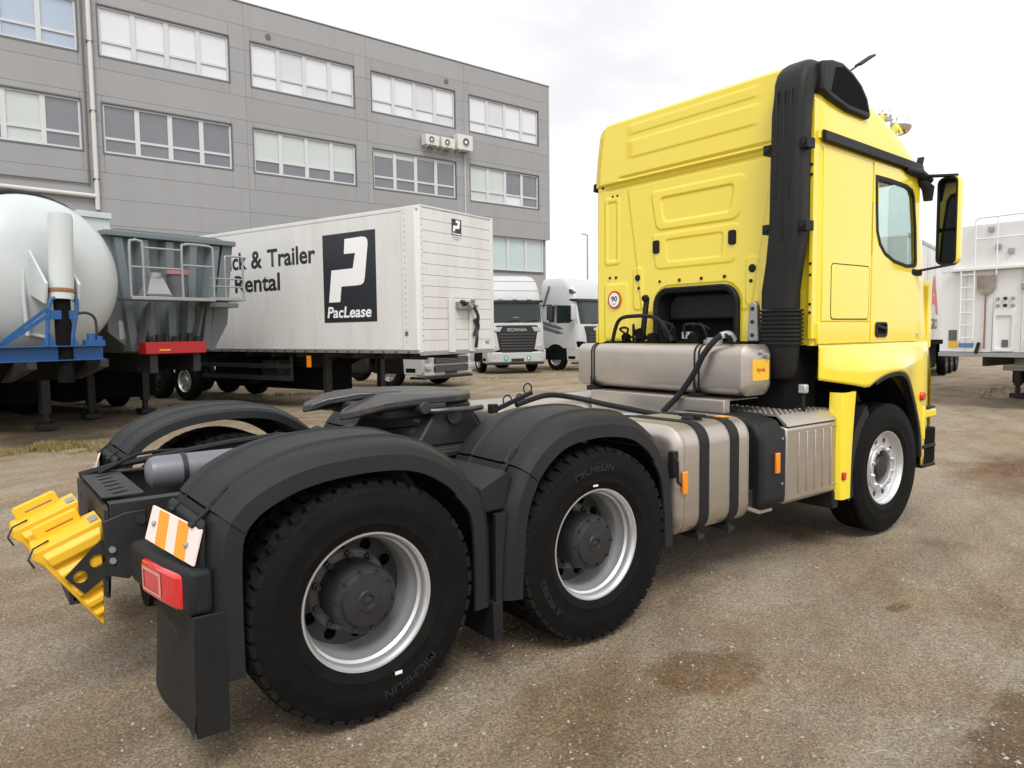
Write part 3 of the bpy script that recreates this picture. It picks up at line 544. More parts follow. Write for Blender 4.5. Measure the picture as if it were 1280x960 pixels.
b = MB(); b.box((2.78, -1.15, .46), (2.86, -.5, .60)); ob('bracket', b, 'chassis', TR, bev=.01)
b = MB(); b.prism([(2.75, .99), (2.90, 1.045), (3.16, 1.06), (3.16, 1.03), (2.90, 1.015), (2.75, .96)], 'y', -.95, -.5); ob('bracket', b, 'black_plastic', TR)
# left-hand tank and boxes, the same outline
ob('fuel_tank', rounded_tank(2.0, 3.8, .52, 1.215, .42, 1.10, .13), 'alu', TR)
# --- walkway behind the cab with hoses
b = MB(); b.box((2.05, -.62, .975), (2.95, .62, .987)); wk = ob('walkway', b, 'galv', TR)
b = MB()
for i in range(18):
    for j in range(24):
        x = 2.08+i*.05; y = -.6+j*.051; s_ = 1 if (i+j) % 2 else -1
        b.add([(x-.014, y-.006*s_, .9875), (x-.004, y+.009*s_, .9875), (x+.014, y+.006*s_, .9875), (x+.004, y-.009*s_, .9875), (x, y, .993)], [(0,1,4), (1,2,4), (2,3,4), (3,0,4)])
o = ob('walkway_studs', b, 'galv', wk, ang=0); o['kind'] = 'stuff'
b = MB(); b.box((2.95, -.84, .99), (3.02, .52, 1.17)); b.box((2.95, -.84, 1.165), (3.36, .52, 1.175)); ob('tank_console', b, 'alu_h', TR, bev=.006)
b = MB(); b.box((1.85, -.72, 1.0), (2.5, -.68, 1.06)); ob('walkway_edge', b, 'galv', TR, bev=.004)
pts = [(2.02, .36, 1.12), (2.35, .40, 1.17), (2.6, .36, 1.14), (2.75, .15, 1.09), (2.8, -.2, 1.055), (2.72, -.45, 1.05), (2.55, -.48, 1.05), (2.42, -.30, 1.05), (2.35, .1, 1.05), (2.3, .4, 1.05)]
b = MB(); b.tube(sm(pts, 8), .022, 8); hs_ = ob('coiled_hose', b, 'black_plastic', TR)
b = MB(); b.tube(sm([(2.0, .30, 1.02), (2.4, .1, 1.03), (2.66, -.2, 1.035), (2.6, -.42, 1.035), (2.35, -.40, 1.035), (2.1, -.1, 1.02)], 8), .02, 8); ob('coiled_hose', b, 'galv', TR)
b = MB(); b.bar((1.88, .46, 1.08), (2.22, .42, 1.20), .03, .035); b.box((1.84, .43, 1.06), (1.90, .49, 1.13)); cpl = ob('hose_coupling', b, 'black_plastic', TR, bev=.005)
for x, z in ((2.0, 1.15), (2.2, 1.23), (2.12, 1.15)): b = MB(); b.tube([(x+.04*math.cos(t), .45, z+.04*math.sin(t)) for t in [2*PI*k/14 for k in range(14)]], .006, 6, closed=True); ob('ring', b, 'black_plastic', cpl)
# --- hydraulic tank across the frame
HT = ob('hydraulic_tank', rounded_tank(-.965, .81, 3.03, 3.37, 1.20, 1.565, .075, .045, 'y'), 'alu_h', TR)
def hstrap(y0, y1, g=.005):
    b = MB(); rows = [[(p, y, q) for p, q in rrect(3.03-gg, 1.20-gg, 3.37+gg, 1.565+gg, .075, 6)] for y, gg in ((y0, 0), (y0, g), (y1, g), (y1, 0))]
    b.grid(rows, wrap=True); return b
for y in (.59, .56, -.52, -.56): ob('tank_strap', hstrap(y, y+.012), 'black_plastic', HT)
for y in (.58, -.53): b = MB(); b.box((3.0, y-.05, 1.165), (3.4, y+.05, 1.205)); b.cyl((3.01, y, 1.17), (3.01, y, 1.29), .01, 8); ob('strap_clamp', b, 'black_plastic', HT)
b = MB(); b.prism(rrect(3.10, 1.31, 3.30, 1.46, .015), 'y', -.9672, -.9655); hl = ob('maker_label', b, 'label_yellow', HT)
text('label_lettering', 'hyva', .06, 'red_ink', hl, frame_m((3.20, -.968, 1.36), (1, 0, 0), (0, 0, 1)), fitw=.1, fith=.045, bold=.002)
for x, z in ((3.20, 1.51), (3.26, 1.485)): b = MB(); b.cyl((x, -.955, z), (x, -.985, z), .017, 10); ob('sight_plug', b, 'galv', HT)
b = MB(); b.cyl((3.2, -.55, 1.56), (3.2, -.55, 1.60), .07, 20); b.cyl((3.2, -.55, 1.6), (3.2, -.55, 1.615), .05, 20); ob('filler_cap', b, 'galv', HT)
b = MB(); b.tube(sm([(3.18, -.74, 1.57), (3.10, -.76, 1.63), (3.04, -.72, 1.62), (2.98, -.64, 1.50), (2.96, -.57, 1.36), (2.93, -.46, 1.2), (2.85, -.36, 1.06)], 6), .022, 10); ob('hydraulic_hose', b, 'black_plastic', TR)
b = MB(); b.tube(sm([(3.17, -.755, 1.60), (3.11, -.76, 1.64), (3.05, -.73, 1.63)], 6), .026, 10); ob('hose_fitting', b, 'galv', TR)
# --- engine clutter in the gap behind the cab
b = MB(); b.box((3.50, -1.0, .9), (3.9, 1.0, 1.58)); ob('engine_block', b, 'void', TR, bev=.05)
for (x, y, z, r) in ((3.42, .25, 1.60, .05), (3.44, .05, 1.62, .04), (3.42, -.2, 1.60, .055), (3.45, .42, 1.64, .05), (3.46, .6, 1.6, .04)):
    b = MB(); b.lathe([(0, -.06), (r, -.05), (r, .03), (r*.6, .05), (0, .05)], (x, y, z), (0, .3, 1), 12); ob('valve', b, 'void', TR)
for k in range(6):
    y0 = rnd.uniform(-.4, .6); pts = [(3.42, y0, 1.58), (3.38, y0+rnd.uniform(-.1, .1), 1.70+rnd.uniform(-.05, .05)), (3.47, y0+rnd.uniform(-.2, .2), 1.68), (3.52, y0+rnd.uniform(-.2, .2), 1.55)]
    b = MB(); b.tube(sm(pts, 5), .011, 6); ob('cable', b, 'black_plastic', TR)
b = MB(); b.tube(sm([(3.38, .70, 1.56), (3.38, .62, 1.76), (3.38, .45, 1.80), (3.38, .18, 1.78), (3.4, .06, 1.66), (3.4, .02, 1.58)], 5), .017, 8); ob('grab_rail', b, 'black_plastic', TR)
b = MB(); b.bar((3.44, .39, 1.58), (3.50, .39, 1.96), .045, .03); b.cyl((3.46, .39, 1.95), (3.5, .39, 1.96), .03, 10); ob('cab_latch', b, 'black_plastic', TR, bev=.006)
b = MB(); b.prism([(-.76, 1.58), (-.66, 1.58), (-.67, 1.86), (-.71, 1.89), (-.74, 1.86)], 'x', 3.47, 3.52); lt = ob('cab_latch', b, 'galv', TR, bev=.01)
for z in (1.63, 1.73, 1.83): b = MB(); b.cyl((3.47, -.705, z), (3.462, -.705, z), .015, 8); ob('bolt', b, 'chassis', lt)
b = MB(); b.box((3.40, -.16, 1.60), (3.46, -.08, 1.66)); ob('sensor_box', b, 'galv', TR, bev=.006)
b = MB(); b.box((3.47, -1.15, 1.21), (3.52, -1.09, 1.275)); ob('work_lamp', b, 'lamp', TR, bev=.01)
b = MB(); b.tube([(3.49, -1.12, 1.2), (3.5, -1.12, 1.08), (3.6, -1.08, 1.02)], .015, 6); ob('lamp_arm', b, 'black_plastic', TR)
# ================================================================ cab
def plan(z):        # half width, rear x, front x, front corner radius at height z
    T = [(1.50, 1.145, 3.60, 5.80, .52), (2.0, 1.15, 3.60, 5.71, .52), (2.4, 1.15, 3.60, 5.63, .52), (2.95, 1.145, 3.60, 5.45, .50), (3.05, 1.145, 3.60, 5.41, .50), (3.14, 1.14, 3.60, 5.29, .50), (3.23, 1.13, 3.60, 5.14, .52), (3.32, 1.12, 3.60, 4.94, .52), (3.40, 1.105, 3.60, 4.72, .50), (3.47, 1.095, 3.60, 4.52, .45), (3.515, 1.082, 3.60, 4.40, .4), (3.545, 1.065, 3.60, 4.3, .38), (3.57, 1.035, 3.605, 4.2, .35), (3.588, 1.0, 3.615, 4.1, .3), (3.60, .95, 3.635, 4.0, .2), (3.606, .86, 3.70, 3.95, .12)]
    for k in range(len(T)-1):
        if T[k][0] <= z <= T[k+1][0]:
            t = (z-T[k][0])/(T[k+1][0]-T[k][0]); return [T[k][j]+(T[k+1][j]-T[k][j])*t for j in range(1, 5)]
    return T[-1][1:] if z > T[-1][0] else T[0][1:]
SXS = [0, .06, .12, .25, .40, .5, .66, .82, .9, 1.0]
def ring(z, off=0.):
    hw, xr, xf, rf = plan(z); hw += off; xr -= off; xf += off; rr = .07; p = []
    ym = hw-rf
    for k in range(7): t = math.radians(180+90*k/6); p.append((xr+rr+rr*math.cos(t), -(hw-rr)+rr*math.sin(t)))
    a, c_ = xr+rr, xf-rf; xs = [a+(c_-a)*q for q in (.1, .25)] + ([4.395, 4.7, 5.0, 5.10] if c_ > 5.11 else [a+(c_-a)*q for q in (.45, .6, .75, .9)])
    p += [(x, -hw) for x in xs]
    for k in range(10): t = math.radians(-90+90*k/9); p.append((xf-rf+rf*math.cos(t), -ym+rf*math.sin(t)))
    h = len(p); q = [(x, -y) for x, y in p[::-1]]
    return [(x, y, z) for x, y in p+[(xf, -ym*.5), (xf, 0), (xf, ym*.5)]+q+[(xr, (hw-rr)*.5), (xr, 0), (xr, -(hw-rr)*.5)]]
zs = [1.55, 1.72, 2.0, 2.15, 2.4, 2.65, 2.84, 2.95, 3.03]
rows = [ring(z) for z in zs]; b = MB(); n = len(rows[0])
for i in range(len(rows)-1):
    for j in range(n):
        q = [rows[i][j], rows[i][(j+1) % n], rows[i+1][(j+1) % n], rows[i+1][j]]; cx = sum(p[0] for p in q)/4; cy = sum(p[1] for p in q)/4; z0, z1 = zs[i], zs[i+1]
        if 4.39 < cx < 5.11 and abs(cy) > 1.1 and z0 >= 2.14 and z1 <= 2.85: continue
        if cx > plan((z0+z1)/2)[2]-.34 and abs(cy) < 1.04 and z0 >= 2.14 and z1 <= 2.96: continue
        if cx < 3.64 and abs(cy) < 1.08: continue        # closed by the pressed rear panel
        b.add(q, [(0, 1, 2, 3)])
bmx = ob('cab_shell', b, 'yellow', TR, ang=40)
rows = [ring(z, .012) for z in (3.03, 3.05)] + [ring(z, .012) for z in (3.14, 3.23, 3.32, 3.40, 3.47, 3.515, 3.545, 3.57, 3.588, 3.60, 3.606)]
b = MB(); b.grid(rows, wrap=True); b.f += [tuple(range(len(b.v)-n, len(b.v)))]; b.mi += [0]; b.f += [tuple(range(n))[::-1]]; b.mi += [0]; ob('roof', b, 'yellow', TR, ang=40)
ob('cab_floor', MB().box((3.62, -1.1, 1.52), (5.8, 1.1, 1.56)), 'void', TR)
# windscreen
rows = []
for z in (2.12, 2.4, 2.65, 2.97):
    hw, xr, xf, rf = plan(z); r_ = []
    for k in range(-12, 13):
        y = 1.05*k/12; e = max(0, abs(y)-(hw-rf)); r_.append((xf-rf+math.sqrt(max(0, rf*rf-e*e))-.006, y, z))
    rows.append(r_)
ob('windscreen', MB().grid(rows), 'glass', TR)
# pressed rear panel
def sdrr(y, z, cy, cz, hy, hz, r, taper=0.):
    hy_ = hy + taper*(z-cz); dy = abs(y-cy)-hy_+r; dz = abs(z-cz)-hz+r
    return math.hypot(max(dy, 0), max(dz, 0)) + min(max(dy, dz), 0) - r
def sstep(d, w_): t = max(0, min(1, .5-d/w_)); return t*t*(3-2*t)
def press(y, z):
    h = 0.
    h += .010*sstep(sdrr(y, z, -.065, 2.715, .455, .17, .06, .2), .016) - .014*sstep(sdrr(y, z, -.065, 2.715, .36, .105, .04, .2), .016)
    h -= .009*sstep(sdrr(y, z, -.045, 2.36, .29, .095, .03, .1), .015)
    h += .007*sstep(sdrr(y, z, -.04, 2.36, .43, .15, .04, .15), .016)
    h += .009*sstep(sdrr(y, z, -.04, 2.40, .66, .57, .05, .16), .018)
    h += .008*sstep(sdrr(y, z, .91, 2.60, .095, .31, .03), .016) - .011*sstep(sdrr(y, z, .91, 2.60, .06, .27, .02), .016)
    h += .009*sstep(sdrr(y, z, .86, 1.85, .15, .26, .04), .018)
    for s in (-1, 1): h += .008*sstep(sdrr(y, z, s*.60-.02, 2.05, .06, .19, .04), .016)
    h -= .020*sstep(abs(z-2.985)-.012, .02)*(1 if abs(y) < .95 else max(0, 1-(abs(y)-.95)/.08))
    if z > 3.0:
        h += .026*sstep(3.03-z, .024)
        f = sstep(abs(y)-.66, .12)
        h += f*(.008*sstep(abs(z-3.30)-.075, .022) + .007*sstep(abs(z-3.47)-.04, .02))
        h -= .022*sstep(abs(z-3.062)-.010, .016)*sstep(abs(y)-.78, .1)
    return h*.68
def rwin(y, z):   # distance to the recess over the tunnel
    return sdrr(y, z, -.065, 1.75, .43, .28, .15)
b = MB(); ny, nz_ = 290, 280; idx = {}; Z0, Z1 = 1.555, 3.56
for i in range(nz_+1):
    z = Z0+(Z1-Z0)*i/nz_
    for j in range(ny+1):
        hw = plan(z)[0]; lim = hw-.055; y = -lim+2*lim*j/ny
        e = min(1, (lim-abs(y))/.05); e = e*e*(3-2*e)
        idx[i, j] = len(b.v); x = 3.6 - .004 - (press(y, z)*e if rwin(y, z) > .03 else press(y, z)*0) - (.012 if z > 3.03 else 0)
        b.v.append((x, y, z))
for i in range(nz_):
    for j in range(ny):
        y = b.v[idx[i, j]][1]; z = b.v[idx[i, j]][2]
        if rwin(y, z) < -.005: continue
        b.f.append((idx[i, j], idx[i+1, j], idx[i+1, j+1], idx[i, j+1])); b.mi.append(0)
ob('rear_panel', b, 'yellow', TR, ang=60, fix=False)
# arched surround and recess below the panel
def archp(g, n=10):
    p = [(-.065-.43-g, 1.555)]
    for k in range(n+1): t = math.radians(180-90*k/n); p.append((-.065-.28+(.15+g)*math.cos(t), 1.88+(.15+g)*math.sin(t)))
    for k in range(n+1): t = math.radians(90-90*k/n); p.append((-.065+.28+(.15+g)*math.cos(t), 1.88+(.15+g)*math.sin(t)))
    return p + [(-.065+.43+g, 1.555)]
a1 = archp(.012); a0 = archp(-.035); b = MB()
b.grid([[(x, y, z) for y, z in pl_] for x, pl_ in ((3.60, a1), (3.565, a1), (3.555, archp(-.0)), (3.57, a0), (3.75, archp(-.06)))]); ob('arch_surround', b, 'black_plastic', TR, ang=40)
b = MB(); b.prism([(-.55, 1.57), (-.55, 2.06), (.42, 2.06), (.42, 1.57)], 'x', 3.752, 3.76); ob('tunnel_cover', b, 'void', TR)
b = MB(); b.prism([(-.42, 1.76), (-.42, 1.90), (-.35, 1.98), (.22, 1.98), (.29, 1.90), (.29, 1.76)], 'x', 3.68, 3.74); ob('insulation_pad', b, 'black_plastic', TR, bev=.02)
for y in (.357, -.434): b = MB(); b.prism(rrect(y-.035, 2.345, y+.035, 2.46, .02), 'x', 3.572, 3.59); ob('rubber_buffer', b, 'black_plastic', TR, bev=.004)
for y, z, r in ((.577, 2.148, .030), (-.621, 2.146, .032), (.565, 2.055, .014), (-.61, 2.05, .014), (.10, 2.10, .014), (-.13, 2.10, .014), (.32, 2.10, .012), (-.36, 2.10, .014), (.94, 2.17, .013), (.86, 2.17, .013), (.95, 3.46, .012), (.87, 3.46, .012), (.90, 3.10, .01), (.83, 3.10, .01), (1.03, 3.02, .014), (.90, 2.92, .010), (.84, 2.92, .01)):
    b = MB(); b.lathe([(r, 0), (r, -.006), (r*.7, -.009), (0, -.009)], (3.6-.006-press(y, z)*min(1, max(0, (1.07-abs(y))/.05)), y, z), (1, 0, 0), 14); ob('rubber_plug', b, 'black_plastic', TR)
# speed roundel
def disc(r, x, y, z, t=.001, n=32): return MB().cyl((x, y, z), (x-t, y, z), r, n)
rs = ob('speed_sticker', disc(.083, 3.577, .867, 1.962, .0015), 'red_ink', TR); ob('sticker_face', disc(.067, 3.5752, .867, 1.962), 'sticker', rs)
text('sticker_lettering', '90', .09, 'ink', rs, frame_m((3.5738, .867, 1.945), (0, -1, 0), (0, 0, 1)), fitw=.078, fith=.052, bold=.003)
text('sticker_lettering', 'km/h', .03, 'ink', rs, frame_m((3.5738, .867, 1.915), (0, -1, 0), (0, 0, 1)), fitw=.05, fith=.018)
# --- side doors, panels and trim
WIN = [(4.372, 2.845), (4.60, 2.842), (4.89, 2.825), (4.99, 2.80), (5.03, 2.75), (5.075, 2.5), (5.10, 2.23), (5.09, 2.195), (5.05, 2.18), (4.93, 2.175), (4.70, 2.205), (4.54, 2.26), (4.45, 2.33), (4.40, 2.43), (4.385, 2.6)]
WIN = [(4.402 + (x-4.372)*.955, z) for x, z in WIN]
def grow(poly, g):
    cx = sum(p[0] for p in poly)/len(poly); cz = sum(p[1] for p in poly)/len(poly)
    return [(cx+(x-cx)*(1+g/.36), cz+(z-cz)*(1+g/.34)) for x, z in poly]
for s in (-1, 1):
    A = lambda a, c_: (min(s*a, s*c_), max(s*a, s*c_))
    b = MB(); b.plate([(4.37, 1.56), (5.14, 1.56), (5.14, 2.62), (5.13, 2.93), (4.37, 2.955)], [WIN], 'y', *A(1.120, 1.158)); dr = ob('door', b, 'yellow', TR, ang=40)
    b = MB(); b.plate(grow(WIN, .012), [grow(WIN, -.02)], 'y', *A(1.150, 1.163)); ob('window_seal', b, 'black_plastic', dr)
    b = MB(); b.prism(grow(WIN, -.015), 'y', *A(1.138, 1.143)); ob('pane', b, 'glass', dr)
    b = MB(); b.plate(rrect(4.435, 1.60, 4.62, 1.72, .03), [rrect(4.46, 1.625, 4.60, 1.70, .02)], 'y', *A(1.155, 1.170)); hn = ob('door_handle', b, 'black_plastic', dr, bev=.004)
    b = MB(); b.prism([(4.445, 1.61), (4.61, 1.61), (4.61, 1.715), (4.445, 1.715)], 'y', *A(1.150, 1.1595)); ob('handle_recess', b, 'void', dr)
    b = MB(); b.prism([(4.46, 1.675), (4.60, 1.655), (4.60, 1.68), (4.46, 1.70)], 'y', *A(1.16, 1.176)); ob('handle_grip', b, 'black_plastic', dr, bev=.005)
    b = MB(); b.prism([(3.655, 1.725), (4.355, 1.725), (4.355, 2.95), (3.655, 2.97)], 'y', *A(1.13, 1.1555)); ob('side_panel', b, 'yellow', TR, bev=.006)
    b = MB(); b.prism(rrect(3.78, 1.745, 4.325, 2.145, .03), 'y', *A(1.15, 1.1595)); ob('locker_hatch', b, 'yellow', TR, bev=.003)
    b = MB(); b.plate(rrect(3.772, 1.737, 4.333, 2.153, .035), [rrect(3.78, 1.745, 4.325, 2.145, .03)], 'y', *A(1.154, 1.1562)); ob('hatch_seal', b, 'black_plastic', TR)
    b = MB(); b.prism([(3.615, 1.56), (4.355, 1.56), (4.355, 1.715), (3.615, 1.715)], 'y', *A(1.13, 1.1555)); ob('lower_panel', b, 'yellow', TR, bev=.004)
    b = MB(); rows = [[(3.62, s*1.158, 3.00), (3.62, s*1.19, 3.01), (3.62, s*1.185, 3.075), (3.62, s*1.158, 3.085)]]
    for x in (3.9, 4.3, 4.7, 5.0, 5.12): rows.append([(x, y, z-.055*(x-3.62)/1.5) for _, y, z in rows[0]])
    rows.append([(5.28, s*1.105, 2.94), (5.28, s*1.13, 2.95), (5.28, s*1.125, 3.005), (5.28, s*1.10, 3.015)])
    b.grid(rows, wrap=True); b.f += [(0, 1, 2, 3), tuple(len(b.v)-4+k for k in range(4))]; b.mi += [0, 0]; ob('roof_rail', b, 'black_plastic', TR)
# mirrors on the near side and the far side
for s in (-1, 1):
    A = lambda a, c_: (min(s*a, s*c_), max(s*a, s*c_))
    b = MB(); b.tube([(4.86, s*1.16, 2.955), (5.05, s*1.19, 2.94), (5.22, s*1.20, 2.90)], [.028, .04, .03], 10); ob('mirror_pod', b, 'black_plastic', TR)
    b = MB(); b.bar((5.12, s*1.18, 2.925), (5.26, s*1.40, 2.915), .045, .022); ar = ob('mirror_arm', b, 'black_plastic', TR, bev=.006)
    b = MB(); b.bar((5.06, s*1.14, 2.135), (5.26, s*1.40, 2.195), .05, .02); b.bar((5.0, s*1.12, 2.14), (5.16, s*1.16, 2.13), .06, .05); ob('mirror_arm', b, 'black_plastic', TR, bev=.006)
    rot = Matrix.Rotation(s*.16, 3, 'Z'); c0 = Vector((5.28, s*1.345, 2.55))
    def mp_(l): return c0 + rot @ Vector(l)
    b = MB(); pro = rrect(-.085, -.36, .085, .36, .05, 5); rows = []
    for x, g in ((-.05, 0), (-.03, .008), (.015, .0), (.04, -.03)):
        rows.append([mp_((x, y*(1+g*4), z*(1+g*1.5))) for y, z in pro])
    b.grid(rows, wrap=True); b.f += [tuple(range(len(pro)*3, len(pro)*4))]; b.mi += [0]; mh = ob('mirror_housing', b, 'yellow', TR)
    b = MB(); b.grid([[mp_((x, y*k, z*k2)) for y, z in pro] for x, k, k2 in ((-.049, 1.0, 1.0), (-.062, .97, .985), (-.060, .86, .95), (-.04, .84, .94))], wrap=True); ob('mirror_rim', b, 'black_plastic', mh)
    b = MB(); b.add([mp_((-.045, y*.86, z)) for y, z in rrect(-.085, -.06, .085, .335, .04)], [tuple(range(20))]); ob('mirror_glass', b, 'mirror', mh)
    b = MB(); b.add([mp_((-.047, y*.86, z)) for y, z in rrect(-.085, -.335, .085, -.085, .04)], [tuple(range(20))]); ob('mirror_glass', b, 'mirror', mh)
    b = MB(); b.prism(rrect(-.08, -.355, .08, .355, .04), 'x', -.04, -.02); b.v = [tuple(mp_(v)) for v in b.v]; ob('mirror_back', b, 'void', mh)
b = MB(); b.tube([(5.10, -1.17, 2.90), (5.19, -1.20, 2.83), (5.19, -1.20, 2.73)], [.03, .05, .035], 10); ob('kerb_mirror', b, 'black_plastic', TR)
b = MB(); b.bar((5.30, -1.07, 3.04), (5.36, -1.06, 3.13), .05, .02); ob('visor_fin', b, 'black_plastic', TR)
# roof lamps, aerial
for (y, z, r) in ((-.86, 3.50, .055), (-1.0, 3.385, .085)):
    b = MB(); b.lathe([(0, -r*.95), (r*.45, -r*.85), (r*.85, -r*.45), (r, 0), (r*1.05, .02), (r, .035), (0, .045)], (5.1, y, z), (1, 0, 0), 24); ob('roof_lamp', b, 'chrome', TR)
b = MB(); b.tube([(5.06, -.80, 3.44), (5.10, -.86, 3.45), (5.1, -.94, 3.44), (5.1, -1.0, 3.36), (5.02, -1.0, 3.25)], .014, 8); b.tube([(5.06, -.80, 3.44), (4.9, -.78, 3.36)], .014, 8); ob('lamp_bracket', b, 'galv', TR)
b = MB(); b.tube([(4.55, -.80, 3.60), (4.62, -.80, 3.78), (4.78, -.80, 3.87)], .008, 6); ob('aerial_stem', b, 'black_plastic', TR)
b = MB(); b.obox((4.88, -.80, 3.925), (.27, .07, .02), Matrix.Rotation(-.5, 3, 'Y')); ob('aerial_paddle', b, 'black_plastic', TR, bev=.01, seg=2)
# --- tall air intake on the cab's rear corner
def duct(secs):
    b = MB(); rows = []
    for (z, x0, x1, y0, y1, r) in secs: rows.append([(x, y, z) for x, y in rrect(x0, y0, x1, y1, r, 4)])
    b.grid(rows, wrap=True); m = len(rows[0]); b.f += [tuple(range(m)), tuple(range(len(b.v)-m, len(b.v)))]; b.mi += [0, 0]; return b
AD = ob('air_duct', duct([(1.82, 3.40, 3.58, -1.06, -.80, .06), (1.95, 3.40, 3.58, -1.06, -.80, .06), (2.15, 3.395, 3.575, -1.09, -.835, .06), (2.40, 3.39, 3.575, -1.12, -.865, .055), (2.9, 3.39, 3.575, -1.12, -.87, .055), (3.2, 3.39, 3.575, -1.13, -.875, .055), (3.34, 3.40, 3.58, -1.14, -.885, .055), (3.42, 3.41, 3.62, -1.14, -.885, .05), (3.49, 3.44, 3.66, -1.135, -.885, .05), (3.54, 3.485, 3.70, -1.12, -.89, .05), (3.575, 3.54, 3.74, -1.10, -.90, .05), (3.59, 3.62, 3.76, -1.06, -.92, .05)]), 'duct', TR, ang=40)
for y in (-.94, -.995, -1.05): b = MB(); b.box((3.385, y-.006, 2.6 if y != -.995 else 2.3), (3.40, y+.006, 3.36)); ob('duct_rib', b, 'duct', AD, bev=.004)
bs = []
for k in range(9):
    z = 1.815-.03*k; bs += [(z, 3.385, 3.595, -1.085, -.785, .07), (z-.012, 3.385, 3.595, -1.085, -.785, .07), (z-.017, 3.40, 3.58, -1.07, -.80, .06), (z-.027, 3.40, 3.58, -1.07, -.80, .06)]
ob('bellows', duct(bs), 'duct', TR, ang=25)
ob('duct_elbow', duct([(1.545, 3.40, 3.58, -1.065, -.80, .07), (1.40, 3.405, 3.58, -1.06, -.81, .08), (1.33, 3.43, 3.60, -1.04, -.83, .09), (1.30, 3.47, 3.62, -1.0, -.87, .06)]), 'duct', TR, ang=40)
for z in (2.97, 2.40):
    for y in (-1.14, -.85): b = MB(); b.obox((3.46, y, z), (.10, .06, .07), Matrix.Identity(3)); b.cyl((3.405, y, z), (3.40, y, z), .02, 10); ob('duct_clip', b, 'black_plastic', AD, bev=.015)
# filler between duct and cab edge
b = MB(); b.prism([(-1.135, 1.6), (-1.105, 1.6), (-1.105, 3.3), (-1.135, 3.3)], 'x', 3.56, 3.62); gs = ob('gap_strip', b, 'yellow', TR, bev=.004)
for z in (2.84, 2.77, 2.14, 2.06, 1.85, 1.79): b = MB(); b.cyl((3.56, -1.12, z), (3.554, -1.12, z), .010, 8); ob('bolt', b, 'black_plastic', gs)
# intake head on the roof side
IP = [(3.59, 3.555), (3.72, 3.585), (3.86, 3.59), (4.0, 3.55), (4.13, 3.485), (4.22, 3.40), (4.27, 3.285), (4.25, 3.25), (3.95, 3.262), (3.70, 3.31), (3.585, 3.35)]
b = MB(); b.prism(IP, 'y', -1.175, -.80); ih = ob('intake_head', b, 'duct', TR, bev=.025, seg=3)
IG = [(3.70, 3.36), (3.755, 3.535), (3.86, 3.557), (3.99, 3.52), (4.10, 3.46), (4.18, 3.385), (4.225, 3.30), (3.95, 3.305)]
b = MB(); b.prism(IG, 'y', -1.178, -1.17); ob('intake_mesh', b, 'void', ih)
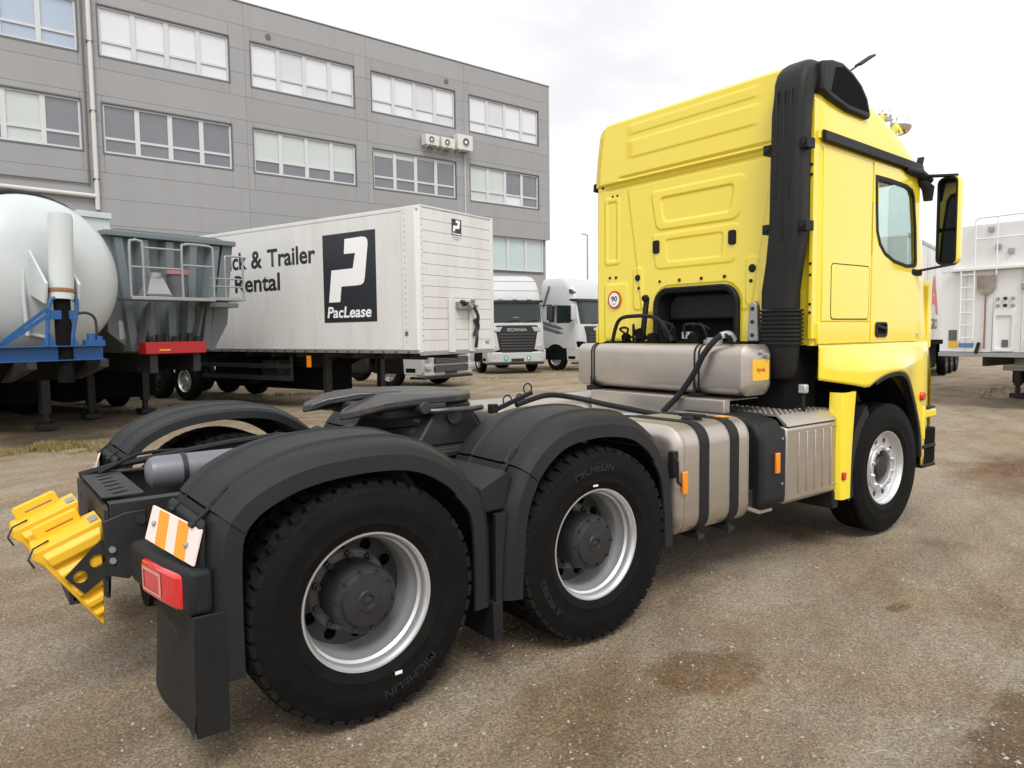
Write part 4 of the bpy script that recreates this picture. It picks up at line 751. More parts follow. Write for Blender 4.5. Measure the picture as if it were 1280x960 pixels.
# --- front fenders, wheel arches, steps
def low(x):
    if x < 4.10: return 1.30-.07*max(0, (x-3.62)/.48)
    if x < 4.6: return max(1.225, .525+.80*math.sqrt(1-((x-4.6)/.92)**2))
    if x < 5.262: return max(.48, .525+.80*math.sqrt(max(0, 1-((x-4.6)/.662)**2)))
    return .48
def S01(t): t = max(0, min(1, t)); return t*t*(3-2*t)
def fy(x, z):       # outward position of the fender skin
    bul = .10*S01((1.55-z)/.20); fade = S01((x-3.60)/.62); fr = 1-.92*S01((x-4.62)/.55)
    cur = 0 if x < 5.2 else ((x-5.2)/.5)**2*.19
    return 1.147+.012+bul*fade*fr-cur
for s in (-1, 1):
    xs = [3.615, 3.7, 3.85, 4.0, 4.10, 4.16, 4.22]+[4.28+.05*k for k in range(18)]+[5.17, 5.20, 5.225, 5.24, 5.252, 5.26, 5.264, 5.30, 5.36, 5.42, 5.48, 5.53, 5.57, 5.61, 5.65, 5.69]
    rows = [[(x, s*fy(x, 1.55+(low(x)-1.55)*k/12), 1.55+(low(x)-1.55)*k/12) for k in range(13)] for x in xs]
    b = MB(); b.grid(rows); fd = ob('fender', b, 'yellow', TR, ang=50); so = fd.modifiers.new('thick', 'SOLIDIFY'); so.thickness = .012; so.offset = -1 if s > 0 else 1
    b = MB(); rows = []
    for k in range(31):
        t = math.radians(2+(113-2)*k/30); c_, sn = math.cos(t), math.sin(t); ax = .662 if c_ > 0 else .92; x, z = 4.6+ax*c_, .525+.80*sn; y = fy(x, max(z, low(x)))
        rows.append([(x+.012*c_, s*(y-.02), z+.012*sn), (x+.012*c_, s*(y+.012), z+.012*sn), (x-.032*c_, s*(y+.010), z-.032*sn), (x-.04*c_, s*(y-.05), z-.04*sn)])
    b.grid(rows, wrap=True); ob('arch_lip', b, 'black_plastic', TR, ang=50)
    b = MB(); rows = [[(4.6+(.64 if math.cos(t) > 0 else .78)*math.cos(t), s*y, .525+.77*math.sin(t)) for y in (.72, 1.12)] for t in [math.radians(-8+196*k/28) for k in range(29)]]; b.grid(rows); ob('wheel_arch_liner', b, 'void', TR)
    # rear quarter of the wheel cover
    b = MB(); rows = []
    for k in range(10):
        t = k/9; z = 1.20-.80*t; x0 = 3.80+.06*math.sin(t*2.6)*-.3+.012*t; x1 = x0+.20-.06*t; rows.append([(x0, s*1.15, z), (x0+.01, s*1.235, z), (x0+.03, s*1.25, z), (x1, s*1.245, z), (x1+.01, s*1.20, z)])
    b.grid(rows); wc = ob('wheel_cover', b, 'yellow', TR, ang=50)
    b = MB(); b.grid([[(4.68+r*math.cos(t), s*y, .525+r*math.sin(t)) for r, y in ((.70, .95), (.70, 1.20), (.60, 1.19), (.60, .95))] for t in [math.radians(128+66*k/12) for k in range(13)]], wrap=True); ob('wheel_cover_inner', b, 'black_plastic', TR, ang=50)
    b = MB(); b.box((3.78, min(s*.75, s*1.2), .33), (3.86, max(s*.75, s*1.2), .47)); ob('mud_flap', b, 'black_plastic', TR, bev=.01)
    b = MB(); b.box((3.815, min(s*1.238, s*1.262), .55), (3.86, max(s*1.238, s*1.262), .61)); ob('side_marker_lamp', b, 'amber' if s > 0 else 'red_lens', TR, bev=.006)
    # entry steps ahead of the wheel
    b = MB(); b.prism([(5.27, .50), (5.29, .455), (5.52, .44), (5.55, .50), (5.55, .79), (5.27, .79)], 'y', min(s*.95, s*1.166), max(s*.95, s*1.166)); ob('step_well', b, 'void', TR, bev=.012)
    for z in (.45, .62): b = MB(); b.box((5.27, min(s*1.0, s*1.185), z), (5.52, max(s*1.0, s*1.185), z+.03)); ob('step_tread', b, 'black_plastic', TR, bev=.008)
    b = MB(); b.box((5.29, min(s*1.0, s*1.18), .965), (5.50, max(s*1.0, s*1.18), .985)); ob('step_tread', b, 'black_plastic', TR, bev=.006)
    b = MB(); b.box((5.272, min(s*1.1, s*1.182), .70), (5.31, max(s*1.1, s*1.182), .99)); b.box((5.30, min(s*1.1, s*1.180), .89), (5.52, max(s*1.1, s*1.180), .955)); ob('step_frame', b, 'yellow', TR, bev=.008)
    b = MB(); b.box((5.19, min(s*1.13, s*1.195), 1.045), (5.25, max(s*1.13, s*1.195), 1.125)); b.cyl((5.22, s*1.13, 1.085), (5.22, s*1.205, 1.085), .04, 14); ob('indicator_lamp', b, 'red_lens', TR, bev=.01)
text('door_lettering', '3352', .05, 'chrome', TR, frame_m((5.16, -1.1595, 1.60), (1, 0, 0), (0, 0, 1)), fitw=.1, fith=.028, extrude=.002)
# front panel and bumper
b = MB(); rows = []
for z, xf in ((.42, 5.80), (.50, 5.93), (.8, 5.97), (1.2, 5.96), (1.56, 5.90)):
    r_ = []
    for k in range(-14, 15):
        y = 1.06*k/14; e = max(0, abs(y)-.55); r_.append((xf-.6+math.sqrt(max(0, .36-e*e)), y, z))
    rows.append(r_)
b.grid(rows); ob('bumper', b, 'yellow', TR, ang=50)
for z in (1.25, 1.42, 1.62, 1.8): b = MB(); b.box((5.84, -.75, z), (5.985, .75, z+.07)); ob('grille_bar', b, 'grille', TR, bev=.01)
b = MB(); b.prism([(1.10, 1.60), (1.10, 2.05), (1.06, 2.05), (1.06, 1.60)], 'x', 5.40, 5.60); ob('corner_deflector', b, 'yellow', TR)
b = MB(); b.prism([(5.37, 1.48), (5.45, 1.50), (5.45, 2.08), (5.38, 2.03)], 'y', -1.145, -1.06); cd = ob('corner_deflector', b, 'yellow', TR, bev=.006)
# interior
for y in (.55, -.55):
    b = MB(); b.box((4.2, y-.26, 1.56), (4.75, y+.26, 2.0)); b.bar((4.25, y, 1.95), (4.10, y, 2.62), .48, .14, (1, 0, 0)); b.bar((4.09, y, 2.62), (4.06, y, 2.82), .28, .1, (1, 0, 0)); ob('seat', b, 'seat', TR, bev=.05, seg=2)
b = MB(); b.tube([(4.98+.10*math.sin(t), .55+.22*math.cos(t), 2.22+.2*math.sin(t)) for t in [2*PI*k/24 for k in range(24)]], .016, 8, closed=True); b.tube([(4.98, .55, 2.22), (5.2, .55, 1.9)], .03, 8); ob('steering_wheel', b, 'seat', TR)
b = MB(); b.prism([(5.05, 1.6), (5.15, 2.05), (5.5, 2.12), (5.6, 1.6)], 'y', -1.05, 1.05); ob('dashboard', b, 'interior', TR, bev=.03)
b = MB(); b.box((3.80, -1.05, 1.58), (3.84, 1.05, 3.0)); ob('inner_rear_wall', b, 'interior', TR)
b = MB(); b.box((3.70, -1.08, 2.98), (5.2, 1.08, 3.0)); ob('headliner', b, 'interior', TR)
# ================================================================ wheel chocks carried at the frame end
def chock(name, label, off):
    y0, y1 = -.40, -.17
    Aa, Bb, Tt = Vector((-.885, .868)), Vector((-1.145, .765)), Vector((-.895, .40)); B2 = Vector((-1.115, .71))
    prof = [(Aa.x, Aa.y), (Bb.x, Bb.y), (Bb.x-.004, Bb.y-.03), (B2.x, B2.y), (Tt.x-.01, Tt.y), (Tt.x, Tt.y), (Aa.x+.002, Aa.y-.06)]
    b = MB(); b.prism(prof, 'y', y0, y1)
    e = (Bb-Aa); 
    for k, (d0, d1) in enumerate(((.025, .115), (.125, .215), (.225, .305), (.315, .375), (.385, .425))):      # ribs along both flanks
        f0, f1 = d0/.47, d1/.47
        def P2(f, q, g): a = Aa+(Tt-Aa)*f; c_ = Bb+(Tt-Bb)*f; p = a+(c_-a)*q; return (p.x, g, p.y)
        for ys, g in ((y0, y0-.020), (y1, y1+.020)):
            fm0, fm1 = f0+(f1-f0)*.28, f0+(f1-f0)*.72
            b.add([P2(f0, .03, ys), P2(f0, .93, ys), P2(fm0, .93, g), P2(fm0, .03, g), P2(fm1, .03, g), P2(fm1, .93, g), P2(f1, .93, ys), P2(f1, .03, ys)], [(0,1,2,3), (3,2,5,4), (4,5,6,7), (0,3,4,7), (1,6,5,2)])
    b.v = [(x+off[0], y+off[1], z+off[2]) for x, y, z in b.v]
    o = ob(name, b, 'chock', None, ang=30, bev=.004)
    tag(o, label, 'wheel chock', 'chocks carried on the chassis end')
    def L(p, dy=0.): return (p[0]+off[0], dy+off[1], p[1]+off[2])
    u = e.normalized(); nn = Vector((-u.y, u.x)) if u.x > 0 else Vector((u.y, -u.x))
    nn = Vector((-.37, .93)).normalized()
    def hp_(t, h): p = Aa+e*t+nn*h; return (p.x+off[0], p.y+off[2])
    b = MB(); b.plate([hp_(.22, -.005), hp_(.90, -.005), hp_(.90, .045), hp_(.86, .055), hp_(.26, .055), hp_(.22, .045)], [[hp_(.32, .012), hp_(.74, .012), hp_(.74, .022), hp_(.32, .022)]], 'y', -.215+off[1], -.175+off[1]); ob('handle', b, 'chock', o, bev=.004)
    b = MB(); q = [Aa+e*.03+nn*.004, Aa+e*.16+nn*.004]; b.add([L(q[0], -.36), L(q[1], -.36), L(q[1], -.26), L(q[0], -.26)], [(0, 1, 2, 3)]); ob('rating_label', b, 'galv', o)
    b = MB(); p = Bb; b.tube([L((p.x+.06, p.y+.03), -.33), L((p.x+.0, p.y+.02), -.40), L((p.x-.02, p.y-.02), -.415), L((p.x+.0, p.y-.06), -.41)], .0045, 6); ob('retaining_wire', b, 'chassis', o)
    b = MB(); p = Vector((-1.06, .675)); b.tube([L((p.x+.02*math.cos(t), p.y+.02*math.sin(t)), -.38+.004*k) for k, t in enumerate([2*PI*j/10 for j in range(16)])], .004, 5); ob('retaining_wire', b, 'chassis', o)
    return o
chock('wheel_chock', 'yellow ribbed wheel chock nearer the red tail lamp, its tip showing below a drilled strap', (0, 0, 0))
chock('wheel_chock', 'yellow ribbed wheel chock half hidden behind the other chock at the chassis end', (-.055, .30, .04))
b = MB(); b.plate([(-.868, .765), (-.898, .785), (-1.04, .645), (-.968, .558), (-.87, .632)], [circ(-.915, .695, .031), circ(-.982, .637, .029)], 'y', -.432, -.418); cb = ob('chock_bracket', b, 'chassis', TR)
b = MB(); b.prism([(-.895, .87), (-.80, .90), (-.72, .90), (-.72, .66), (-.80, .60), (-.88, .63)], 'y', -.465, -.452); ob('chock_side_plate', b, 'chassis', TR, bev=.004)
for x, z in ((-.86, .745), (-.86, .695)): b = MB(); b.cyl((x, -.465, z), (x, -.478, z), .014, 8); ob('bolt', b, 'galv', TR)
b = MB(); b.box((-1.02, -.36, .50), (-.94, .30, .515)); b.box((-1.02, -.36, .515), (-1.005, .30, .66)); b.box((-.955, -.3, .515), (-.94, .3, .66)); b.box((-1.0, -.1, .56), (-.86, .1, .60)); ob('chock_carrier', b, 'chassis', TR)
# ================================================================ grey office building
MT['cladding'] = mat('grey_cladding', (.30, .30, .304), .55, var=.04, scale=.35, dirt=.35, dcol=(.235, .233, .23), dscale=.9, dst=(1.6, 1.6, .16))
for k_, v_ in enumerate((.96, 1.04)): MT['cladding%d' % k_] = mat('grey_cladding', (.30*v_, .30*v_, .304*v_), .55, var=.04, scale=.35, dirt=.35, dcol=(.235, .233, .23), dscale=.9, dst=(1.6, 1.6, .16))
MT['joint'] = mat('dark_joint', (.15, .15, .15), .8)
MT['pale_frame'] = mat('pale_window_frame', (.56, .575, .59), .5, var=.04)
MT['trim'] = mat('dark_window_trim', (.12, .12, .125), .6)
MT['pane_white'] = mat('white_pane', (.66, .67, .70), .12, var=.05, scale=.8, coat=.6)  # opaque pale tone stands in for white blinds behind the glass
MT['pane_white2'] = mat('off_white_pane', (.57, .58, .61), .12, var=.08, scale=.8, coat=.6)  # the same in a slightly greyer tone, picked at random
MT['pane_blind'] = mat('blind_pane', (.50, .54, .525), .2, var=.05, scale=.8, coat=.6)
MT['pane_dark'] = mat('dark_pane', (.13, .14, .155), .06, var=.3, scale=.6, coat=.8, spec=.8)
MT['pane_blue'] = mat('blue_pane', (.36, .43, .54), .08, var=.25, scale=.5, coat=.8)  # bluish reflection in the glass, put into the pane colour
MT['pane_teal'] = mat('teal_pane', (.43, .52, .51), .12, var=.1, scale=.5, coat=.8)
MT['pipe_white'] = mat('pale_pipe', (.58, .575, .56), .5, var=.1, dirt=.3, dcol=(.4, .37, .33))
BL = thing('office_building', 'long grey panel-clad four-storey office building with rows of wide windows', 'building', (26.114, 28.599, 0), math.radians(2.495))
H = 15.5; LEFT = -45.6
b = MB(); b.box((LEFT, .28, -.05), (-.02, 14, H-.1)); ob('wall', b, 'joint', BL)
b = MB(); b.box((-.018, .0, 6.9), (.14, 14, H-.02)); b.box((-.018, .25, -.05), (.02, 14, 6.9)); ob('end_wall', b, 'cladding', BL)
b = MB(); b.box((LEFT, -.03, H), (.17, 14, H+.05)); ob('roof', b, 'cladding', BL)
P_ = 5.715; WINS = []
for c in range(8):
    x1 = -.72-P_*c if c < 4 else -.52-P_*c; x0 = x1-4.78
    if c == 4: x1 = -23.36; x0 = x1-4.78
    for r, z0 in enumerate((12.15, 8.58)): WINS.append((c, r, x0, x1, z0, z0+1.83))
WINS.append((0, 2, -9.4, -.25, 5.05, 6.87))
def cut(rect, holes):
    rs = [rect]
    for (a, c, e, g) in holes:
        nr = []
        for (x0, x1, z0, z1) in rs:
            if c <= x0 or a >= x1 or g <= z0 or e >= z1: nr.append((x0, x1, z0, z1)); continue
            if a > x0: nr.append((x0, a, z0, z1))
            if c < x1: nr.append((c, x1, z0, z1))
            m0, m1 = max(a, x0), min(c, x1)
            if e > z0: nr.append((m0, m1, z0, e))
            if g < z1: nr.append((m0, m1, g, z1))
        rs = nr
    return rs
holes = [(w_[2], w_[3], w_[4], w_[5]) for w_ in WINS]
zsx = [0, 1.0, 1.95, 2.9, 3.9, 4.9, 5.87, 6.86, 7.83, 8.76, 9.7, 10.68, 11.65, 12.6, 13.57, 14.55, 15.48]
xsx = [-.02-0, -5.85, -11.5, -17.2, -22.9, -28.6, -34.3, -40.0, LEFT]
for i in range(len(zsx)-1):
    for j in range(len(xsx)-1):
        if j > 4 and zsx[i] < 6: continue
        for (x0, x1, z0, z1) in cut((xsx[j+1], xsx[j], zsx[i], zsx[i+1]), holes):
            if x1-x0 < .03 or z1-z0 < .03: continue
            y = .0 if (z0 > 6.8 or x1 < -9.3) else .25; gx_ = .005; b = MB(); b.box((x0+gx_, y+rnd.uniform(0, .004), z0+.005), (x1-gx_, .3, z1-.005)); ob('wall_panel', b, rnd.choice(('cladding', 'cladding', 'cladding0', 'cladding1')), BL, ang=0, fix=False)
def pane_kind(c, r, k, up):
    if r == 0: return ('pane_white' if rnd.random() < .75 else 'pane_white2') if c < 4 else ('pane_blue' if c == 4 else 'pane_white')
    if r == 2: return 'pane_teal'
    if c == 3: return 'pane_dark'
    if c == 2: return 'pane_blind' if up else 'pane_dark'
    if c == 1: return 'pane_dark'
    if c == 0: return 'pane_blind' if k < 2 else ('pane_white' if k == 2 and not up else 'pane_dark')
    return 'pane_blind' if (k+c) % 3 == 0 else 'pane_dark'
for (c, r, x0, x1, z0, z1) in WINS:
    y0 = .07 if r < 2 else .30; nk = 4 if r < 2 else max(2, round((x1-x0)/1.25)); b = MB(); fr = .075; zm = z0+(z1-z0)*.31
    if r == 2: y0 = .17
    b.box((x0, y0, z0), (x1, y0+.1, z0+fr)); b.box((x0, y0, z1-fr), (x1, y0+.1, z1))
    for k in range(nk+1):
        xx = x0+(x1-x0)*k/nk; hw_ = fr if k in (0, nk) else fr*1.15; a, e = max(x0, xx-hw_), min(x1, xx+hw_); b.box((a, y0-.002, z0+fr+.001), (e, y0+.098, z1-fr-.001))
    if r < 2: b.box((x0+fr, y0+.004, zm-.045), (x1-fr, y0+.094, zm+.045))
    wn = ob('window', b, 'pale_frame', BL, ang=0, fix=False)
    b = MB(); t = .05; yf = -.012 if r < 2 else .235
    b.box((x0-t, yf, z0-.07), (x1+t, y0+.02, z0-.002)); b.box((x0-t, yf, z1+.002), (x1+t, y0+.02, z1+.05)); b.box((x0-t, yf, z0-.001), (x0-.002, y0+.02, z1+.001)); b.box((x1+.002, yf, z0-.001), (x1+t, y0+.02, z1+.001)); ob('window_trim', b, 'trim', wn, ang=0, fix=False)
    for k in range(nk):
        a = x0+(x1-x0)*k/nk; e = x0+(x1-x0)*(k+1)/nk
        for up in ((0, 1) if r < 2 else (1,)):
            q0, q1 = (zm, z1) if up else (z0, zm if r < 2 else z1)
            if r == 2: q0, q1 = z0, z1
            b = MB(); b.box((a+.06, y0+.055, q0+.03), (e-.06, y0+.07, q1-.05)); ob('pane', b, pane_kind(c, r, k, up), wn, ang=0, fix=False)
            if r == 1 and c == 1 and up: b = MB(); b.box((a+.085, y0+.045, q1-.075-.22*(1 if k < 2 else .3)), (e-.085, y0+.054, q1-.075)); ob('blind', b, 'pane_blind', wn, ang=0, fix=False)
            if r == 1 and c == 4 and k in (0, 2) and up: b = MB(); b.box((a+.085, y0+.045, q0+.05), (e-.085 if k == 2 else e-.7, y0+.054, q1-.55)); ob('blind', b, 'pane_blind', wn, ang=0, fix=False)
for sx, zz in ((-16.16, 14.36), (-6.94, 14.37), (-28.1, 14.36)): b = MB(); b.cyl((sx, -.03, zz), (sx, .02, zz), .12, 16); ob('vent', b, 'trim', BL)
b = MB(); b.tube([(-22.98, -.12, 6.4), (-22.98, -.12, H)], .085, 10); dp = ob('downpipe', b, 'pipe_white', BL)
for z in (7.5, 10, 12.5, 15): b = MB(); b.box((-23.09, -.2, z), (-22.87, .02, z+.05)); ob('pipe_bracket', b, 'trim', dp)
b = MB(); b.tube([(-23.2, -.05, 7.3), (-23.2, -.05, H)], .03, 6); b.tube([(-23.2, -.05, 7.35), (-27, -.05, 7.35)], .025, 6); ob('cable_conduit', b, 'trim', BL)
b = MB(); b.tube([(-23.0, -.12, 6.9), (-26.2, -.12, 6.95)], .085, 10); ob('drain_pipe', b, 'pipe_white', BL)
b = MB(); b.tube([(-5.88, -.04, 4.5), (-5.88, -.04, 10.9)], .03, 6); ob('cable_conduit', b, 'pale_frame', BL)
MT['ac_white'] = mat('ac_casing', (.62, .61, .57), .5, var=.04, dirt=.2, dcol=(.45, .42, .36))
def loc2w(root, p): return root.matrix_basis @ Vector(p)
for (s0, s1, z0, z1, lb) in ((-8.55, -7.75, 10.93, 11.42, 'small pale air conditioner unit on the grey wall, farthest from the big one'), (-7.62, -6.80, 10.93, 11.42, 'small pale air conditioner unit on the grey wall, between the other two'), (-6.62, -5.68, 10.97, 11.73, 'tall pale air conditioner unit on the grey wall, largest of three')):
    BL_M = Matrix.Translation(BL.location) @ Matrix.Rotation(BL.rotation_euler.z, 4, 'Z'); cx = (s0+s1)/2
    ac = thing('air_conditioner', lb, 'air conditioner', BL_M @ Vector((cx, -.3, z0)), BL.rotation_euler.z, 'air conditioners on the wall'); hw_ = (s1-s0)/2; hh = z1-z0
    b = MB(); b.box((-hw_, -.2, 0), (hw_, .22, hh)); ob('casing', b, 'ac_white', ac, bev=.02)
    r_ = min(hh*.36, hw_*.5); cx2 = hw_*.05 if hh > .6 else -hw_*.18
    b = MB(); b.lathe([(r_, 0), (r_, -.02), (r_*.88, -.025), (r_*.86, 0)], (cx2, -.2, hh*.52), n=24); ob('fan_guard', b, 'pale_frame', ac)
    b = MB(); b.cyl((cx2, -.2, hh*.52), (cx2, -.206, hh*.52), r_*.86, 24); ob('fan_opening', b, 'trim', ac)
    b = MB(); b.cyl((cx2, -.206, hh*.52), (cx2, -.22, hh*.52), r_*.3, 12); ob('fan_hub', b, 'sticker', ac)
    for q in (-.7, .7): b = MB(); b.box((hw_*q-.02, -.2, -.06), (hw_*q+.02, .3, -.002)); b.bar((hw_*q, -.18, -.05), (hw_*q, .3, -.25), .03, .03); ob('wall_bracket', b, 'pale_frame', ac)
# ================================================================ simple wheels for the parked vehicles (outer side -y)
def parked_wheel(parent, x, y, side=-1, R=.5, dual=False, rimc='steelwheel'):
    b = MB(); W = .28; h = W/2
    b.lathe([(.29, h-.03), (.32, h-.01), (.40, h), (.46, h-.005), (R-.01, h-.03), (R, h-.05), (R, -h+.05), (R-.01, -h+.03), (.46, -h+.005), (.40, -h), (.32, -h+.01), (.29, -h+.03)], n=36)
    t = ob('wheel', b, 'rubber', parent); t.location = (x, y, R)
    b = MB(); b.lathe([(.295, -.115), (.285, -.125), (.27, -.10), (.26, -.04), (.2, -.055), (.17, -.08), (.12, -.08), (.11, -.12), (0, -.125)], n=32); ob('rim', b, rimc, t)
    for k in range(8): a = 2*PI*k/8; b = MB(); b.cyl((.225*math.cos(a), -.05, .225*math.sin(a)), (.225*math.cos(a), -.056, .225*math.sin(a)), .025, 8); ob('rim_hole', b, 'void', t)
    if side > 0: t.rotation_euler.z = PI
    return t
# ================================================================ white box trailer
BX = thing('box_trailer', 'white box semi-trailer with black rental lettering and a plank-panelled front', 'trailer', (5.766, 8.288, 0), math.radians(-72))
LN = 13.4; W_ = 2.42; ZB, ZT = 1.33, 4.09
b = MB(); b.box((-LN, .02, ZB), (-.04, W_-.02, ZT-.01)); ob('box_body', b, 'trailer_white', BX, bev=.02)
xs = [-.43-1.27*k for k in range(11)]
for k in range(10): b = MB(); b.box((xs[k+1]+.002, -.004, ZB+.02), (xs[k]-.002, .021, ZT-.07)); ob('side_panel', b, 'trailer_white', BX, ang=0, fix=False)
b = MB(); b.box((-LN, -.012, ZT-.068), (0, .03, ZT+.01)); ob('top_rail', b, 'trailer_white', BX, bev=.01)
b = MB(); b.box((-LN, -.014, ZB-.06), (-.02, .03, ZB+.018)); br = ob('bottom_rail', b, 'galv', BX, bev=.006)
for k in range(38): x = -.3-.34*k; b = MB(); b.box((x, -.02, ZB-.045), (x+.05, -.0135, ZB-.02)); ob('rail_hook', b, 'chassis', br, ang=0, fix=False)
b = MB(); b.prism([(-.43, -.008), (-.06, -.012), (0, .04), (.012, .12), (-.03, .13), (-.43, .03)], 'z', ZB-.06, ZT+.012); cp = ob('corner_post', b, 'trailer_white', BX, bev=.012)
for k in range(22): z = 1.5+.118*k; b = MB(); b.cyl((-.33, -.012, z), (-.33, -.017, z), .012, 6); b.cyl((.008, .10, z), (.016, .10, z), .012, 6); ob('rivet', b, 'galv', cp, ang=0, fix=False)
b = MB(); b.box((-.03, W_-.1, ZB-.06), (.012, W_, ZT+.012)); ob('corner_post', b, 'trailer_white', BX, bev=.012)
for k in range(13):
    z0 = ZB-.02+k*(ZT-ZB)/13; b = MB(); b.box((-.04, .125, z0+.003), (.004+rnd.uniform(-.002, .002), W_-.105, z0+(ZT-ZB)/13-.005)); ob('plank', b, 'trailer_white', BX, ang=0, fix=False)
b = MB(); b.box((-.03, .05, ZT), (.014, W_, ZT+.03)); ob('front_top_rail', b, 'trailer_white', BX, bev=.006)
b = MB(); b.box((-.03, .03, ZB-.10), (.018, W_-.02, ZB-.022)); ob('front_bottom_rail', b, 'galv', BX, bev=.006)
# logo panel and lettering on the side
b = MB(); b.prism([(-2.68, 1.905), (-1.12, 1.912), (-1.12, 3.745), (-2.68, 3.74)], 'y', -.0085, -.005); lg = ob('logo_panel', b, 'ink', BX, ang=0)
Pp = [(-2.0, 3.616), (-1.5, 3.628), (-1.40, 3.61), (-1.345, 3.56), (-1.335, 3.47), (-1.44, 2.80), (-1.47, 2.71), (-1.53, 2.67), (-1.62, 2.655), (-2.13, 2.649), (-2.18, 2.331), (-2.52, 2.327), (-2.42, 2.994), (-1.78, 3.006), (-1.70, 3.314), (-2.03, 3.313)]
b = MB(); b.prism(Pp, 'y', -.0115, -.0086); ob('logo_letter', b, 'sticker', lg, ang=0)
def side_text(name, t, x0, x1, z0, h, m, par, yy=-.0085, **k): return text(name, t, .4, m, par, frame_m(((x0+x1)/2, yy, z0), (1, 0, 0), (0, 0, 1)), fitw=x1-x0, fith=h, **k)
side_text('logo_lettering', 'PacLease', -2.58, -1.27, 2.0, .235, 'sticker', lg, -.0118, bold=.009, shear=.15)
side_text('side_lettering', 'Trailer', -4.54, -2.92, 3.185, .40, 'ink', BX, bold=.009); side_text('side_lettering', '&', -5.14, -4.73, 3.18, .40, 'ink', BX, bold=.009); side_text('side_lettering', 'Truck', -6.72, -5.30, 3.185, .40, 'ink', BX, bold=.009)
side_text('side_lettering', 'Rental', -5.78, -4.12, 2.652, .40, 'ink', BX, bold=.009)
b = MB(); b.prism([(1.02, 3.64), (1.33, 3.64), (1.33, 3.965), (1.02, 3.965)], 'x', .0065, .0085); l2 = ob('logo_panel', b, 'ink', BX, ang=0)
q = [(1.02+(-x+-1.12)*0 + (x+2.68)/1.56*.31, 3.64+(z-1.905)/1.84*.325) for x, z in Pp]
b = MB(); b.prism(q, 'x', .0086, .0105); ob('logo_letter', b, 'sticker', l2, ang=0)
text('logo_lettering', 'PacLease', .1, 'sticker', l2, frame_m((1.175, 0, 3.65).__class__((.011, 1.175, 3.652)), (0, 1, 0), (0, 0, 1)), fitw=.27, fith=.04, bold=.004)
text('front_lettering', 'Truck & Trailer', .1, 'ink', BX, frame_m((.0088, 1.175, 3.585), (0, 1, 0), (0, 0, 1)), fitw=.3, fith=.03)
text('front_lettering', 'Rental', .1, 'ink', BX, frame_m((.0088, 1.175, 3.54), (0, 1, 0), (0, 0, 1)), fitw=.14, fith=.03)
text('front_lettering', '90', .1, 'ink', BX, frame_m((.0088, 2.17, 1.41), (0, 1, 0), (0, 0, 1)), fitw=.14, fith=.08)
# coupling board on the front
for y in (.86, 1.52): b = MB(); b.box((.008, y, ZB-.06), (.07, y+.16, 2.36)); ob('coupling_post', b, 'trailer_white', BX, bev=.01)
b = MB(); b.box((.015, 1.10, 2.15), (.14, 1.6, 2.30)); ob('coupling_board', b, 'galv', BX, bev=.01)
for k in range(6):
    y = 1.13+.085*k; b = MB(); b.lathe([(0, .10), (.03, .1), (.042, .04), (.042, 0)], (.13, y, 2.22+rnd.uniform(-.06, .12)), (1, 0, 0), 10); ob('air_coupling', b, rnd.choice(['galv', 'chassis', 'chrome']), BX)
b = MB(); b.tube(sm([(.16, 1.5, 2.22), (.2, 1.60, 2.0), (.14, 1.63, 1.75), (.18, 1.58, 1.55), (.12, 1.62, 1.36)], 5), .035, 8); ob('cable_bundle', b, 'chassis', BX)
b = MB(); b.tube(sm([(.1, 1.62, 1.95), (.14, 1.66, 1.8), (.1, 1.60, 1.6)], 4), [.05]*9, 8); ob('cable_bundle', b, 'chassis', BX)
b = MB(); b.box((-.36, -.02, 1.62), (-.28, -.012, 1.70)); ob('side_marker_lamp', b, 'trim', BX)
# underside: rails, legs, boxes, axles
for y in (.70, 1.68): b = MB(); b.prism([(-.5, 1.12), (-.5, 1.26), (-LN, 1.26), (-LN, .90), (-3.8, .90), (-3.2, 1.12)], 'y', y, y+.1); ob('chassis_rail', b, 'chassis', BX)
for x in [-1-.9*k for k in range(14)]: b = MB(); b.box((x, .05, 1.17), (x+.08, W_-.05, 1.265)); ob('cross_bearer', b, 'chassis', BX, ang=0)
for y in (.35, 2.0):
    b = MB(); b.box((-3.2, y, .30), (-3.06, y+.14, 1.2)); b.box((-3.17, y+.03, .12), (-3.09, y+.11, .31)); b.box((-3.26, y-.06, .02), (-3.0, y+.2, .12)); ob('landing_leg', b, 'chassis', BX, bev=.01)
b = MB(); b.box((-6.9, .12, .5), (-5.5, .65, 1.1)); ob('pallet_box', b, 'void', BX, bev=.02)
b = MB(); b.box((-7.6, .9, .35), (-3.6, 1.6, 1.1)); ob('mid_shade_block', b, 'void', BX, bev=.04)  # invented dark block that imitates the shade under the trailer floor
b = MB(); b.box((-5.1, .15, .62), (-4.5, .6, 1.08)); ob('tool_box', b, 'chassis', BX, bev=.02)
b = MB(); b.box((-3.3, -.01, .95), (-3.22, .05, 1.2)); ob('side_marker_lamp', b, 'amber', BX)
for x in (-8.2, -9.5, -10.8):
    parked_wheel(BX, x, .19, -1, .5, rimc='silver' if x > -9 else 'steelwheel'); parked_wheel(BX, x, W_-.19, 1, .5)
    b = MB(); b.cyl((x, .3, .5), (x, W_-.3, .5), .07, 10); ob('axle', b, 'chassis', BX)
for z in (.62, .90): b = MB(); b.box((-7.4, .06, z), (-3.9, .09, z+.1)); ob('side_guard', b, 'chassis', BX, ang=0)
for x in (-7.3, -4.0): b = MB(); b.box((x, .09, .62), (x+.06, .13, 1.2)); ob('guard_post', b, 'chassis', BX, ang=0)
